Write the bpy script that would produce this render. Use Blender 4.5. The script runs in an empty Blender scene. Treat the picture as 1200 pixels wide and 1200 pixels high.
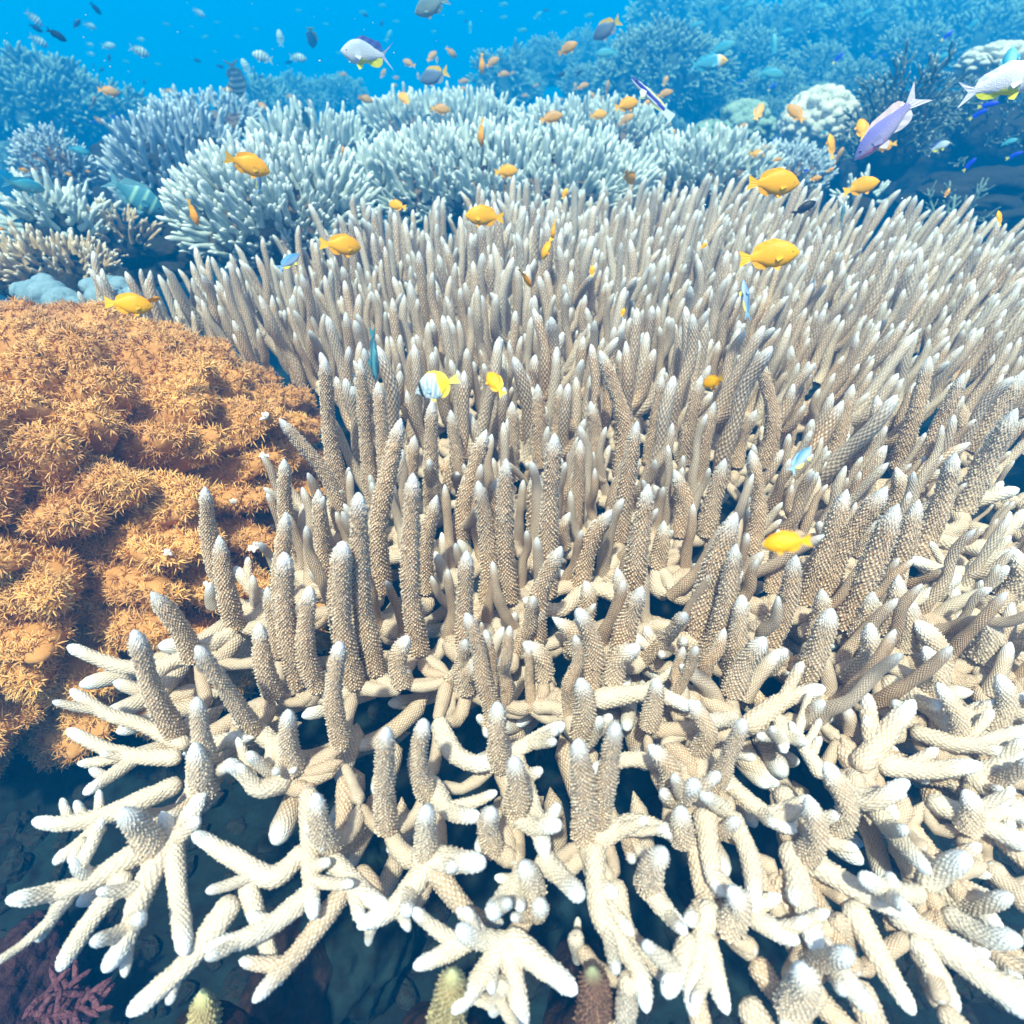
import bpy, math, random
import numpy as np
from mathutils import Vector, Matrix

rnd = random.Random(7)
rng = np.random.default_rng(7)
C = bpy.context.scene.collection
S = bpy.context.scene

# ------------------------------------------------------------------ camera
CAM_H = 0.50
PITCH = math.radians(37.0)
F = 715.0                      # focal length in photograph pixels (1200 wide)
cam_d = bpy.data.cameras.new('camera')
cam_d.sensor_width = 36.0
cam_d.lens = 36.0 * F / 1200.0
cam_d.clip_start = 0.01
cam_d.clip_end = 200.0
cam_d.dof.use_dof = True
cam_d.dof.focus_distance = 0.74
cam_d.dof.aperture_fstop = 5.6
cam = bpy.data.objects.new('camera', cam_d)
cam.location = (0, 0, CAM_H)
cam.rotation_euler = (math.radians(90) - PITCH, 0, 0)
C.objects.link(cam)
S.camera = cam

# ------------------------------------------------------------------ light
SUN_EL, SUN_ROT = 67.0, 194.0          # sun behind and a little to the left of the camera
world = bpy.data.worlds.new('World')
S.world = world
world.use_nodes = True
wn, wl = world.node_tree.nodes, world.node_tree.links
wn.clear()
w_out = wn.new('ShaderNodeOutputWorld')
w_sky = wn.new('ShaderNodeTexSky')
w_sky.sky_type = 'NISHITA'
w_sky.sun_disc = False
w_sky.sun_elevation = math.radians(SUN_EL)
w_sky.sun_rotation = math.radians(SUN_ROT)
w_bg = wn.new('ShaderNodeBackground'); w_bg.inputs['Strength'].default_value = 0.15
w_tint = wn.new('ShaderNodeMix'); w_tint.data_type = 'RGBA'; w_tint.blend_type = 'MULTIPLY'; w_tint.inputs[0].default_value = 1.0
w_tint.inputs[7].default_value = (1.6, 1.14, .84, 1)      # warm tint added to the sky light as white balance, whitening the fill
wl.new(w_sky.outputs[0], w_tint.inputs[6]); wl.new(w_tint.outputs[2], w_bg.inputs[0])
# below the bright window overhead the open water itself is what one sees
w_geo = wn.new('ShaderNodeTexCoord')
w_sep = wn.new('ShaderNodeSeparateXYZ'); wl.new(w_geo.outputs['Generated'], w_sep.inputs[0])
w_ramp = wn.new('ShaderNodeValToRGB')
w_ramp.color_ramp.elements[0].position = 0.0
w_ramp.color_ramp.elements[0].color = (0.0, 0.02, 0.08, 1)
w_ramp.color_ramp.elements[1].position = 1.0
w_ramp.color_ramp.elements[1].color = (0.0, 0.25, 0.62, 1)
e = w_ramp.color_ramp.elements.new(0.46); e.color = (0.0, 0.085, 0.29, 1)
e = w_ramp.color_ramp.elements.new(0.55); e.color = (0.0, 0.13, 0.52, 1)
w_m = wn.new('ShaderNodeMath'); w_m.operation = 'MULTIPLY_ADD'
w_m.inputs[1].default_value = 0.5; w_m.inputs[2].default_value = 0.5
wl.new(w_sep.outputs['Z'], w_m.inputs[0]); wl.new(w_m.outputs[0], w_ramp.inputs[0])
w_bg2 = wn.new('ShaderNodeBackground'); w_bg2.inputs['Strength'].default_value = 1.0
wl.new(w_ramp.outputs[0], w_bg2.inputs[0])
w_mr = wn.new('ShaderNodeMapRange'); w_mr.interpolation_type = 'SMOOTHSTEP'
w_mr.inputs['From Min'].default_value = 0.15; w_mr.inputs['From Max'].default_value = 0.55
wl.new(w_sep.outputs['Z'], w_mr.inputs['Value'])
w_mix = wn.new('ShaderNodeMixShader')
wl.new(w_mr.outputs[0], w_mix.inputs[0]); wl.new(w_bg2.outputs[0], w_mix.inputs[1]); wl.new(w_bg.outputs[0], w_mix.inputs[2])
wl.new(w_mix.outputs[0], w_out.inputs['Surface'])

sun_d = bpy.data.lights.new('sun', 'SUN')
sun_d.energy = 5.0
sun_d.angle = math.radians(2.5)
sun_d.color = (1.0, .90, .80)
sun = bpy.data.objects.new('sun', sun_d)
sa = math.radians(SUN_ROT)
sun_dir = Vector((math.sin(sa) * math.cos(math.radians(SUN_EL)), math.cos(sa) * math.cos(math.radians(SUN_EL)), math.sin(math.radians(SUN_EL))))
sun.rotation_euler = (-sun_dir).to_track_quat('-Z', 'Y').to_euler()
sun.location = (0, 0, 3)
C.objects.link(sun)

S.view_settings.view_transform = 'Standard'
S.view_settings.look = 'None'
S.view_settings.gamma = 1.0
S.view_settings.use_curve_mapping = False
S.view_settings.exposure = 0.6
S.render.engine = 'CYCLES'
S.cycles.use_denoising = True
S.cycles.max_bounces = 6
S.cycles.diffuse_bounces = 3
S.cycles.volume_bounces = 1
S.cycles.transparent_max_bounces = 8
HAZE_COL = (.0, .34, .95, 1); HAZE_D = .125; HAZE_ABS = (.0, .45, .9, 1)

# ------------------------------------------------------------------ helpers
FWD = np.array([0, math.cos(PITCH), -math.sin(PITCH)])
UP = np.array([0, math.sin(PITCH), math.cos(PITCH)])
RIGHT = np.array([1.0, 0, 0])
CAM = np.array([0, 0, CAM_H])

def ray(px, py):
    return RIGHT * ((px - 600) / F) + FWD + UP * ((600 - py) / F)
def on_plane(px, py, z):
    d = ray(px, py); return CAM + d * ((z - CAM_H) / d[2])
def at_depth(px, py, Y):
    d = ray(px, py); return CAM + d * (Y / d[1])
def along(px, py, t):
    return CAM + ray(px, py) * t
def project(p):
    q = np.asarray(p) - CAM
    w = q @ FWD
    return 600 + F * (q @ RIGHT) / w, 600 - F * (q @ UP) / w, w
def above(base, px, py):
    """point of the sight line through (px,py) that lies nearest to the vertical through base"""
    d = ray(px, py)
    t = (d[0] * base[0] + d[1] * base[1]) / (d[0] ** 2 + d[1] ** 2)
    return CAM + d * t

def tag(o, label=None, cat=None, group=None, kind=None):
    if label: o['label'] = label
    if cat: o['category'] = cat
    if group: o['group'] = group
    if kind: o['kind'] = kind
    return o
def empty(name, loc, label, cat, group=None):
    o = bpy.data.objects.new(name, None)
    o.empty_display_size = 0.05
    o.location = Vector(loc)
    C.objects.link(o)
    return tag(o, label, cat, group)
def child(o, parent):
    o.parent = parent
    o.matrix_parent_inverse = Matrix.Translation(-parent.location)
    return o

class Geo:
    """quads with loop UVs and a colour attribute, kept as arrays"""
    def __init__(s): s.V = []; s.Q = []; s.U = []; s.K = []; s.n = 0
    def add(s, V, Q, U=None, K=None):
        V = np.asarray(V, float); Q = np.asarray(Q, int)
        if U is None: U = np.zeros((len(Q), 4, 2))
        if K is None: K = np.tile([0, 0, .5, 1.], (len(V), 1))
        s.V.append(V); s.Q.append(Q + s.n); s.U.append(np.asarray(U, float)); s.K.append(np.asarray(K, float)); s.n += len(V)
        return s
    def arrays(s):
        return np.concatenate(s.V), np.concatenate(s.Q), np.concatenate(s.U), np.concatenate(s.K)
    def mesh(s, name, mat, smooth=True):
        V, Q, U, K = s.arrays()
        m = bpy.data.meshes.new(name)
        m.vertices.add(len(V)); m.vertices.foreach_set('co', V.astype(np.float32).ravel())
        m.loops.add(len(Q) * 4); m.loops.foreach_set('vertex_index', Q.astype(np.int32).ravel())
        m.polygons.add(len(Q)); m.polygons.foreach_set('loop_start', np.arange(0, len(Q) * 4, 4, dtype=np.int32))
        m.polygons.foreach_set('use_smooth', np.full(len(Q), smooth))
        uv = m.uv_layers.new(name='UVMap'); uv.data.foreach_set('uv', U.astype(np.float32).ravel())
        ca = m.color_attributes.new('look', 'FLOAT_COLOR', 'POINT'); ca.data.foreach_set('color', K.astype(np.float32).ravel())
        m.update(calc_edges=True)
        m.materials.append(mat)
        return m
    def obj(s, name, mat, parent=None, smooth=True):
        o = bpy.data.objects.new(name, s.mesh(name, mat, smooth))
        C.objects.link(o)
        if parent: child(o, parent)
        return o

def smooth_path(P, n):
    P = np.asarray(P, float)
    if len(P) == 2: return P[0] + (P[1] - P[0]) * np.linspace(0, 1, n)[:, None]
    Q = np.vstack([2 * P[0] - P[1], P, 2 * P[-1] - P[-2]])
    out = []
    m = len(P) - 1
    for t in np.linspace(0, m, n * 2):
        i = min(int(t), m - 1); f = t - i
        a, b, c, d = Q[i], Q[i + 1], Q[i + 2], Q[i + 3]
        out.append(.5 * ((2 * b) + (c - a) * f + (2 * a - 5 * b + 4 * c - d) * f * f + (3 * b - a - 3 * c + d) * f ** 3))
    out = np.array(out)
    L = np.r_[0, np.cumsum(np.linalg.norm(np.diff(out, axis=0), axis=1))]
    s = np.linspace(0, L[-1], n)
    return np.stack([np.interp(s, L, out[:, k]) for k in range(3)], 1)
def path_len(P): return float(np.linalg.norm(np.diff(np.asarray(P, float), axis=0), axis=1).sum())

NC0 = 18                                  # corallites round a branch
def tube(geo, P, r, taper=.72, tip=2.2, bump=1.0, cols=None, rows=None, pale=0.0, hue=.5, base_flare=1.12, tip_len=.22, seed=0, close_base=False, point=.62, wob=.05, uvs=1.0, NC=18):
    """a coral branch from P[0] to its growing tip P[-1]; full relief when cols is None"""
    R = np.random.default_rng(seed)
    L = path_len(smooth_path(P, 20))
    uw = 2 * math.pi * r / NC
    vw = uw * 1.6
    relief = cols is None
    if relief:
        cols = NC * 2; ds = vw / 4; rows = max(8, int(round(L / ds)))
    elif rows is None: rows = 7
    n = rows + 1
    tl = min(tip * r, L * .5)
    if relief:
        s = np.linspace(0, L, n)
    else:
        s = np.r_[np.linspace(0, L - tl, max(2, n - 3)), L - tl * .45, L - tl * .12, L]
        n = len(s)
    c = smooth_path(P, max(24, n * 2)); cl = np.r_[0, np.cumsum(np.linalg.norm(np.diff(c, axis=0), axis=1))]
    s = s / s[-1] * cl[-1]; L = cl[-1]
    ctr = np.stack([np.interp(s, cl, c[:, k]) for k in range(3)], 1)
    T = np.gradient(ctr, axis=0); T /= np.linalg.norm(T, axis=1)[:, None] + 1e-12
    a = np.array([0., 0, 1]) if abs(T[0][2]) < .8 else np.array([1., 0, 0])
    N = np.zeros_like(ctr); x = np.cross(a, T[0]); N[0] = x / np.linalg.norm(x)
    for i in range(1, n):
        x = N[i - 1] - T[i] * (N[i - 1] @ T[i]); N[i] = x / np.linalg.norm(x)
    B = np.cross(T, N)
    u = s / L
    rad = r * (base_flare + (taper - base_flare) * u ** 1.1)
    ph = R.uniform(0, 6.28, 3)
    rad = rad * (1 + wob * np.sin(u * L / r * .55 + ph[0]) + wob * .7 * np.sin(u * L / r * 1.13 + ph[1]))
    x = np.clip((s - (L - tl)) / tl, 0, 1)
    rad = rad * np.maximum(np.power(np.clip(1 - x ** 1.9, 0, 1), point), .04)
    if close_base:
        xb = np.clip(1 - s / (1.2 * r), 0, 1); rad = rad * np.maximum(np.sqrt(1 - xb ** 2), .05)
    th = np.linspace(0, 2 * math.pi, cols, endpoint=False) + ph[2]
    tw = .2 * np.sin(s / r * .9 + ph[1]) * (r / L) * 4 + R.uniform(-.4, .4) * u
    rr = np.tile(rad[:, None], (1, cols))
    rr = rr * (1 + .04 * np.sin(2 * th + ph[0])[None] + .03 * np.sin(3 * th + u[:, None] * 9 + ph[1]))
    sh = np.zeros((n, cols))
    if relief and bump > 0:
        i = np.arange(cols)[None]; j = np.arange(n)[:, None]
        pk = ((i % 2 == 0) & (j % 4 == 0)) | ((i % 2 == 1) & (j % 4 == 2))
        md = ((i % 2 == 0) & (j % 4 == 3)) | ((i % 2 == 1) & (j % 4 == 1))
        fade = np.clip((L - s) / (1.6 * r), .05, 1)[:, None]
        am = r * .17 * bump * R.uniform(.15, 1.75, (n, cols)) * fade
        rr = rr + pk * am + md * am * .25
        sh = pk * am * .55
        jt = R.uniform(-.19, .19, (n, cols)) * (2 * math.pi / cols) * 2; jt[0] = 0
        sh = sh + R.uniform(-.3, .3, (n, cols)) * ds * 1.3 * fade
    TH = th[None] + .10 * np.sin(3 * th[None] + s[:, None] / r * .8 + ph[0]) + tw[:, None] + (jt if relief and bump > 0 else 0)
    D = np.cos(TH)[:, :, None] * N[:, None, :] + np.sin(TH)[:, :, None] * B[:, None, :]
    V = ctr[:, None, :] + D * rr[:, :, None] + T[:, None, :] * sh[:, :, None]
    V = V.reshape(-1, 3)
    i, j = np.meshgrid(np.arange(cols), np.arange(n - 1)); i = i.ravel(); j = j.ravel(); i2 = (i + 1) % cols
    Q = np.stack([j * cols + i, j * cols + i2, (j + 1) * cols + i2, (j + 1) * cols + i], 1)
    us = NC / cols; vs = (np.arange(n) / 4.0) if relief else s / vw
    U = np.stack([np.stack([i * us, vs[j]], 1), np.stack([(i + 1) * us, vs[j]], 1), np.stack([(i + 1) * us, vs[j + 1]], 1), np.stack([i * us, vs[j + 1]], 1)], 1)
    U = U * uvs
    td = L - s
    tip_f = np.clip(1 - td / (tip_len * 6 * r * 2), 0, 1) ** 1.6
    K = np.stack([np.repeat(tip_f, cols), np.full(n * cols, pale), np.full(n * cols, hue), np.ones(n * cols)], 1)
    geo.add(V, Q, U, K)
    return geo

def join_instances(geo, protos, T, hue=None):
    """protos: list of (V,Q,U,K); T: list of (proto index, 4x4 numpy)"""
    for k, (V, Q, U, K) in enumerate(protos):
        M = [t for i, t in T if i == k]
        if not M: continue
        M = np.array(M)
        W = np.einsum('mij,vj->mvi', M[:, :3, :3], V) + M[:, None, :3, 3]
        m = len(M)
        QQ = (Q[None] + (np.arange(m) * len(V))[:, None, None]).reshape(-1, 4)
        KK = np.tile(K[None], (m, 1, 1))
        KK[:, :, 2] += rng.uniform(-.35, .35, m)[:, None]
        KK[:, :, 1] = np.clip(KK[:, :, 1] + rng.uniform(-.2, .35, m)[:, None], 0, 1)
        geo.add(W.reshape(-1, 3), QQ, np.tile(U[None], (m, 1, 1, 1)).reshape(-1, 4, 2), KK.reshape(-1, 4))

def orient(d, spin, scale, pos):
    d = np.asarray(d, float); d = d / np.linalg.norm(d)
    q = Vector(d).to_track_quat('Z', 'Y')
    M = Matrix.Translation(Vector(pos)) @ q.to_matrix().to_4x4() @ Matrix.Rotation(spin, 4, 'Z') @ Matrix.Scale(scale, 4)
    return np.array(M)

# value noise and lumps in numpy
def vnoise(P, seed=0):
    P = np.asarray(P, float); I = np.floor(P).astype(int); f = P - I; f = f * f * (3 - 2 * f)
    def h(x, y, z):
        n = (x * 374761393 + y * 668265263 + z * 2147483647 + seed * 1274126177) & 0xffffffff
        n = ((n ^ (n >> 13)) * 1274126177) & 0xffffffff
        return ((n ^ (n >> 16)) & 0xffff) / 65535.0
    r = 0
    for a in (0, 1):
        for b in (0, 1):
            for c in (0, 1):
                w = (f[:, 0] if a else 1 - f[:, 0]) * (f[:, 1] if b else 1 - f[:, 1]) * (f[:, 2] if c else 1 - f[:, 2])
                r = r + w * h(I[:, 0] + a, I[:, 1] + b, I[:, 2] + c)
    return r
def fbm(P, oct=4, seed=0):
    r = 0; a = .5; P = np.asarray(P, float)
    for o in range(oct): r = r + a * vnoise(P * 2 ** o + o * 17.3, seed + o); a *= .5
    return r

def sphere_quads(n):
    """cube-sphere: unit directions and quads"""
    V = []; Q = []
    g = np.linspace(-1, 1, n + 1)
    a, b = np.meshgrid(np.tan(g * math.pi / 4), np.tan(g * math.pi / 4))
    a = a.ravel(); b = b.ravel(); o = np.ones_like(a)
    off = 0
    i, j = np.meshgrid(np.arange(n), np.arange(n)); i = i.ravel(); j = j.ravel()
    q = np.stack([j * (n + 1) + i, j * (n + 1) + i + 1, (j + 1) * (n + 1) + i + 1, (j + 1) * (n + 1) + i], 1)
    for f in ((a, b, o), (b, a, -o), (o, a, b), (-o, b, a), (b, o, a), (a, -o, b)):
        V.append(np.stack(f, 1)); Q.append(q + off); off += len(a)
    V = np.concatenate(V); V /= np.linalg.norm(V, axis=1)[:, None]; Q = np.concatenate(Q)
    key = np.round(V * 1e5).astype(np.int64)
    _, first, inv = np.unique(key, axis=0, return_index=True, return_inverse=True)
    inv = inv.ravel()
    return V[first], inv[Q]
def lump_h(D, n, r, seed):
    """height 0..1 of n round lumps spread over directions D (unit)"""
    R = np.random.default_rng(seed)
    c = R.normal(size=(n, 3)); c /= np.linalg.norm(c, axis=1)[:, None]
    rr = r * R.uniform(.7, 1.3, n)
    h = np.zeros(len(D))
    for k in range(n):
        d2 = ((D - c[k]) ** 2).sum(1) / rr[k] ** 2
        h = np.maximum(h, np.sqrt(np.clip(1 - d2, 0, 1)) * (rr[k] / r) ** .5)
    return h

# ------------------------------------------------------------------ materials
def nt(name):
    m = bpy.data.materials.new(name); m.use_nodes = True
    n, l = m.node_tree.nodes, m.node_tree.links
    return m, n, l, n['Principled BSDF']
def mixc(n, l, fac, a, b, blend='MIX'):
    x = n.new('ShaderNodeMix'); x.data_type = 'RGBA'; x.blend_type = blend
    for s, v in ((0, fac), (6, a), (7, b)):
        if hasattr(v, 'links') or hasattr(v, 'is_linked'): l.new(v, x.inputs[s])
        else: x.inputs[s].default_value = v if s == 0 else (*v, 1)
    return x.outputs[2]
def math_(n, l, op, a, b=None, c=None, clamp=False):
    x = n.new('ShaderNodeMath'); x.operation = op; x.use_clamp = clamp
    for s, v in enumerate((a, b, c)):
        if v is None: continue
        if hasattr(v, 'is_linked'): l.new(v, x.inputs[s])
        else: x.inputs[s].default_value = v
    return x.outputs[0]

def coral_mat(name, dot, valley, pale_c, tip_c, bump=.5, tip_amt=1.0):
    m, n, l, b = nt(name)
    uv = n.new('ShaderNodeUVMap'); uv.uv_map = 'UVMap'
    ns = n.new('ShaderNodeTexNoise'); ns.inputs['Scale'].default_value = 1.3; l.new(uv.outputs[0], ns.inputs['Vector'])
    wv = n.new('ShaderNodeVectorMath'); wv.operation = 'MULTIPLY_ADD'; wv.inputs[1].default_value = (.26, .36, 0)
    l.new(ns.outputs['Color'], wv.inputs[0]); l.new(uv.outputs[0], wv.inputs[2])
    off = n.new('ShaderNodeVectorMath'); off.operation = 'SUBTRACT'; off.inputs[1].default_value = (.13, .18, 0); l.new(wv.outputs[0], off.inputs[0])
    sp = n.new('ShaderNodeSeparateXYZ'); l.new(off.outputs[0], sp.inputs[0])
    cu = math_(n, l, 'COSINE', math_(n, l, 'MULTIPLY', sp.outputs[0], 2 * math.pi))
    cv = math_(n, l, 'COSINE', math_(n, l, 'MULTIPLY', sp.outputs[1], 2 * math.pi))
    f = math_(n, l, 'MULTIPLY', cu, cv)
    mr = n.new('ShaderNodeMapRange'); mr.interpolation_type = 'SMOOTHSTEP'
    mr.inputs['From Min'].default_value = -.05; mr.inputs['From Max'].default_value = .8; l.new(f, mr.inputs['Value'])
    at = n.new('ShaderNodeVertexColor'); at.layer_name = 'look'
    sc = n.new('ShaderNodeSeparateColor'); l.new(at.outputs[0], sc.inputs[0])
    oc = n.new('ShaderNodeTexCoord')
    n2 = n.new('ShaderNodeTexNoise'); n2.inputs['Scale'].default_value = 22; n2.inputs['Detail'].default_value = 4; l.new(oc.outputs['Object'], n2.inputs['Vector'])
    n3 = n.new('ShaderNodeTexNoise'); n3.inputs['Scale'].default_value = 300; n3.inputs['Detail'].default_value = 2; l.new(oc.outputs['Object'], n3.inputs['Vector'])
    vary = math_(n, l, 'MULTIPLY_ADD', n2.outputs[0], 1.2, -.35, True)
    val = mixc(n, l, math_(n, l, 'MULTIPLY', sc.outputs[2], vary), valley, tuple(min(1, v * 1.9 + .02) for v in valley))
    n4 = n.new('ShaderNodeTexNoise'); n4.inputs['Scale'].default_value = .9; n4.inputs['Detail'].default_value = 1; l.new(uv.outputs[0], n4.inputs['Vector'])
    dm = math_(n, l, 'MULTIPLY', mr.outputs[0], math_(n, l, 'MULTIPLY_ADD', n4.outputs[0], 1.8, .0, True))
    base = mixc(n, l, dm, val, dot)
    pal = math_(n, l, 'MULTIPLY_ADD', vary, .35, sc.outputs[1], True)
    pal2 = math_(n, l, 'MULTIPLY', pal, .88)
    base = mixc(n, l, pal2, base, pale_c)
    tp = math_(n, l, 'MULTIPLY', sc.outputs[0], tip_amt, None, True)
    base = mixc(n, l, tp, base, tip_c)
    base = mixc(n, l, .18, base, n3.outputs[0], 'OVERLAY')
    l.new(base, b.inputs['Base Color'])
    b.inputs['Roughness'].default_value = .62
    b.inputs['Specular IOR Level'].default_value = .25
    bp = n.new('ShaderNodeBump'); bp.inputs['Strength'].default_value = bump; bp.inputs['Distance'].default_value = .0012
    l.new(math_(n, l, 'MULTIPLY_ADD', n3.outputs[0], .5, f), bp.inputs['Height']); l.new(bp.outputs[0], b.inputs['Normal'])
    return m
M_stag = coral_mat('staghorn_skin', (.88, .78, .63), (.33, .18, .085), (.68, .62, .53), (.84, .91, .97))
M_white = coral_mat('white_finger_skin', (.70, .81, .80), (.32, .38, .37), (.72, .81, .80), (.86, .90, .90), bump=.25)  # white coral, with the cyan cast of water haze put into its colour
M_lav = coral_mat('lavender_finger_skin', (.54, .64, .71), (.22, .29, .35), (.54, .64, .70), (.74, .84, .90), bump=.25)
M_tan = coral_mat('tan_finger_skin', (.70, .60, .42), (.36, .24, .12), (.72, .62, .46), (.86, .82, .72), bump=.25)
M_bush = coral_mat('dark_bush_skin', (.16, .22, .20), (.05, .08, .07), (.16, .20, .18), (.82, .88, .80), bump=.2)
M_algae = coral_mat('green_bush_skin', (.24, .35, .31), (.10, .15, .14), (.24, .33, .29), (.46, .64, .56), bump=.2)  # bush green, lightened in the colour to add to the distance haze
M_yel = coral_mat('green_tipped_skin', (.55, .50, .28), (.30, .22, .10), (.50, .45, .25), (.80, .86, .45), bump=.4)
M_red = coral_mat('brown_tipped_skin', (.30, .18, .12), (.14, .07, .05), (.30, .18, .12), (.55, .62, .35), bump=.4)

def rock_mat(name, a, b_, c, scale=6, rough=.85, bump=.6, bd=.01):
    m, n, l, b = nt(name)
    oc = n.new('ShaderNodeTexCoord')
    n1 = n.new('ShaderNodeTexNoise'); n1.inputs['Scale'].default_value = scale; n1.inputs['Detail'].default_value = 8; n1.inputs['Roughness'].default_value = .65
    n2 = n.new('ShaderNodeTexNoise'); n2.inputs['Scale'].default_value = scale * 9; n2.inputs['Detail'].default_value = 4
    v = n.new('ShaderNodeTexVoronoi'); v.inputs['Scale'].default_value = scale * 5
    for x in (n1, n2, v): l.new(oc.outputs['Object'], x.inputs['Vector'])
    r1 = n.new('ShaderNodeMapRange'); r1.inputs['From Min'].default_value = .38; r1.inputs['From Max'].default_value = .62; l.new(n1.outputs[0], r1.inputs['Value'])
    r2 = n.new('ShaderNodeMapRange'); r2.inputs['From Min'].default_value = .45; r2.inputs['From Max'].default_value = .7; l.new(n2.outputs[0], r2.inputs['Value'])
    col = mixc(n, l, r1.outputs[0], a, b_)
    col = mixc(n, l, r2.outputs[0], col, c)
    l.new(col, b.inputs['Base Color']); b.inputs['Roughness'].default_value = rough; b.inputs['Specular IOR Level'].default_value = .2
    bp = n.new('ShaderNodeBump'); bp.inputs['Strength'].default_value = bump; bp.inputs['Distance'].default_value = bd
    h = math_(n, l, 'ADD', n2.outputs[0], math_(n, l, 'MULTIPLY', v.outputs[0], .6))
    l.new(h, bp.inputs['Height']); l.new(bp.outputs[0], b.inputs['Normal'])
    return m
M_bed = rock_mat('seabed_rock', (.003, .006, .006), (.010, .028, .032), (.003, .003, .003), 5)  # near-black colour stands in for light falling off below the colony
M_dark = rock_mat('shaded_reef_rock', (.014, .014, .013), (.03, .028, .022), (.02, .024, .02), 7)  # shade of the reef wall and hollows put into this dark rock colour
M_core = rock_mat('coral_base', (.12, .085, .055), (.22, .16, .10), (.07, .05, .035), 12)
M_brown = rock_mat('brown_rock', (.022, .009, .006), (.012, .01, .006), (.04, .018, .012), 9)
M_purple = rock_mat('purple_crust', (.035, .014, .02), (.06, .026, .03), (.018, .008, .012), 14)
M_blue = rock_mat('blue_lobed_coral', (.17, .28, .36), (.24, .36, .44), (.14, .24, .32), 16, bump=.15, bd=.002)
M_pale = rock_mat('pale_massive_coral', (.62, .62, .56), (.42, .44, .40), (.75, .73, .66), 14, bump=.5)
M_tealrock = rock_mat('green_massive_coral', (.22, .34, .30), (.34, .46, .40), (.14, .22, .20), 12, bump=.5)
M_greencore = rock_mat('green_bush_base', (.05, .08, .065), (.10, .15, .12), (.03, .045, .04), 14)

# ------------------------------------------------------------------ what a small thing is next to, for its label
MARKS = [(431, 63, 'swallow-tailed lavender fish'), (509, 89, 'yellow-tailed grey fish over the mound'), (711, 34, 'high yellow-tailed grey fish'), (506, 6, 'grey fish at the top edge'),
         (829, 74, 'orange-faced teal fish'), (762, 115, 'slender striped wrasse'), (734, 123, 'round bright yellow fish'), (1041, 148, 'purple fish'), (1172, 98, 'big white fish'),
         (933, 133, 'amber fish by the boulder coral'), (960, 165, 'pale boulder coral'), (665, 57, 'lone high amber fish'), (127, 107, 'larger far left amber fish'), (276, 92, 'upright striped fish'),
         (564, 75, 'orange fish hanging head down'), (516, 128, 'side-on amber fish'), (646, 138, 'amber fish at the far mound'), (902, 86, 'dim blue slope fish'), (66, 41, 'largest dark fish at upper left'),
         (785, 70, 'large dark dome coral'), (30, 110, 'tall bush coral'), (365, 44, 'upright fish with orange tail'), (974, 172, 'upright yellow fish'), (906, 215, 'plump yellow fish'),
         (400, 288, 'yellow fish over the thicket'), (290, 193, 'yellow fish at the pale mound'), (901, 300, 'largest yellow fish'), (568, 254, 'yellow fish heading left'), (1189, 182, 'blue fish at the shadowed wall'),
         (27, 217, 'blurred teal fish'), (158, 229, 'teal fish with two bars'), (642, 280, 'diving yellow pair'), (512, 452, 'striped butterflyfish'), (1009, 219, 'yellow fish at the rim')]
USED = set()
def where(what, x, y):
    ms = sorted(MARKS, key=lambda m: (m[0] - x) ** 2 + (m[1] - y) ** 2)
    for m in ms[:6]:
        dx, dy = x - m[0], y - m[1]; d = math.hypot(dx, dy)
        v = 'above' if dy < -d * .38 else 'below' if dy > d * .38 else ''
        h = 'left' if dx < -d * .38 else 'right' if dx > d * .38 else ''
        how = (v + ' and ' + h + ' of') if v and h else (v or h + ' of')
        dist = 'just ' if d < 22 else '' if d < 60 else 'well '
        t = f'{what} {dist}{how} the {m[2]}'
        if t not in USED and len(t.split()) <= 16:
            USED.add(t); return t
    for a in range(1, 5):
        t = f'{what} between the {ms[0][2]} and the {ms[a][2]}'
        if t not in USED and len(t.split()) <= 16:
            USED.add(t); return t
    return f'{what} near the {ms[0][2]}'

# ------------------------------------------------------------------ seabed
def bed_z(x, y):
    x = np.asarray(x, float); y = np.asarray(y, float)
    z = -.42 + 0 * x
    z = z - .30 * np.clip((y - 1.2) / 1.5, 0, 1)
    # the reef climbs away to the right and, further off, to the left
    z = z + np.clip((y - 3.2) / 6, 0, 1) ** 1.0 * 1.1 * np.clip((x + 1.5) / 5, 0, 1.3)
    z = z + .35 * np.exp(-((x + 4.2) ** 2 + (y - 5.5) ** 2) / 2.5)
    P = np.stack([x * 1.3, y * 1.3, 0 * x], -1).reshape(-1, 3)
    n = fbm(P, 5, 3).reshape(x.shape)
    P2 = P * 5.0
    n2 = fbm(P2, 4, 9).reshape(x.shape)
    return z + (n - .5) * .30 + (n2 - .5) * .10
def grid(xs, ys, zf):
    X, Y = np.meshgrid(xs, ys); Z = zf(X, Y)
    V = np.stack([X, Y, Z], -1).reshape(-1, 3); nx = len(xs)
    i, j = np.meshgrid(np.arange(nx - 1), np.arange(len(ys) - 1)); i = i.ravel(); j = j.ravel()
    return V, np.stack([j * nx + i, j * nx + i + 1, (j + 1) * nx + i + 1, (j + 1) * nx + i], 1)
xs = np.sign(np.linspace(-1, 1, 200)) * np.abs(np.linspace(-1, 1, 200)) ** 1.7 * 10.0
ys = -2.5 + np.linspace(0, 1, 200) ** 1.5 * 15.5
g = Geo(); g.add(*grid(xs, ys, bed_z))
tag(g.obj('seabed', M_bed), kind='structure')

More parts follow.
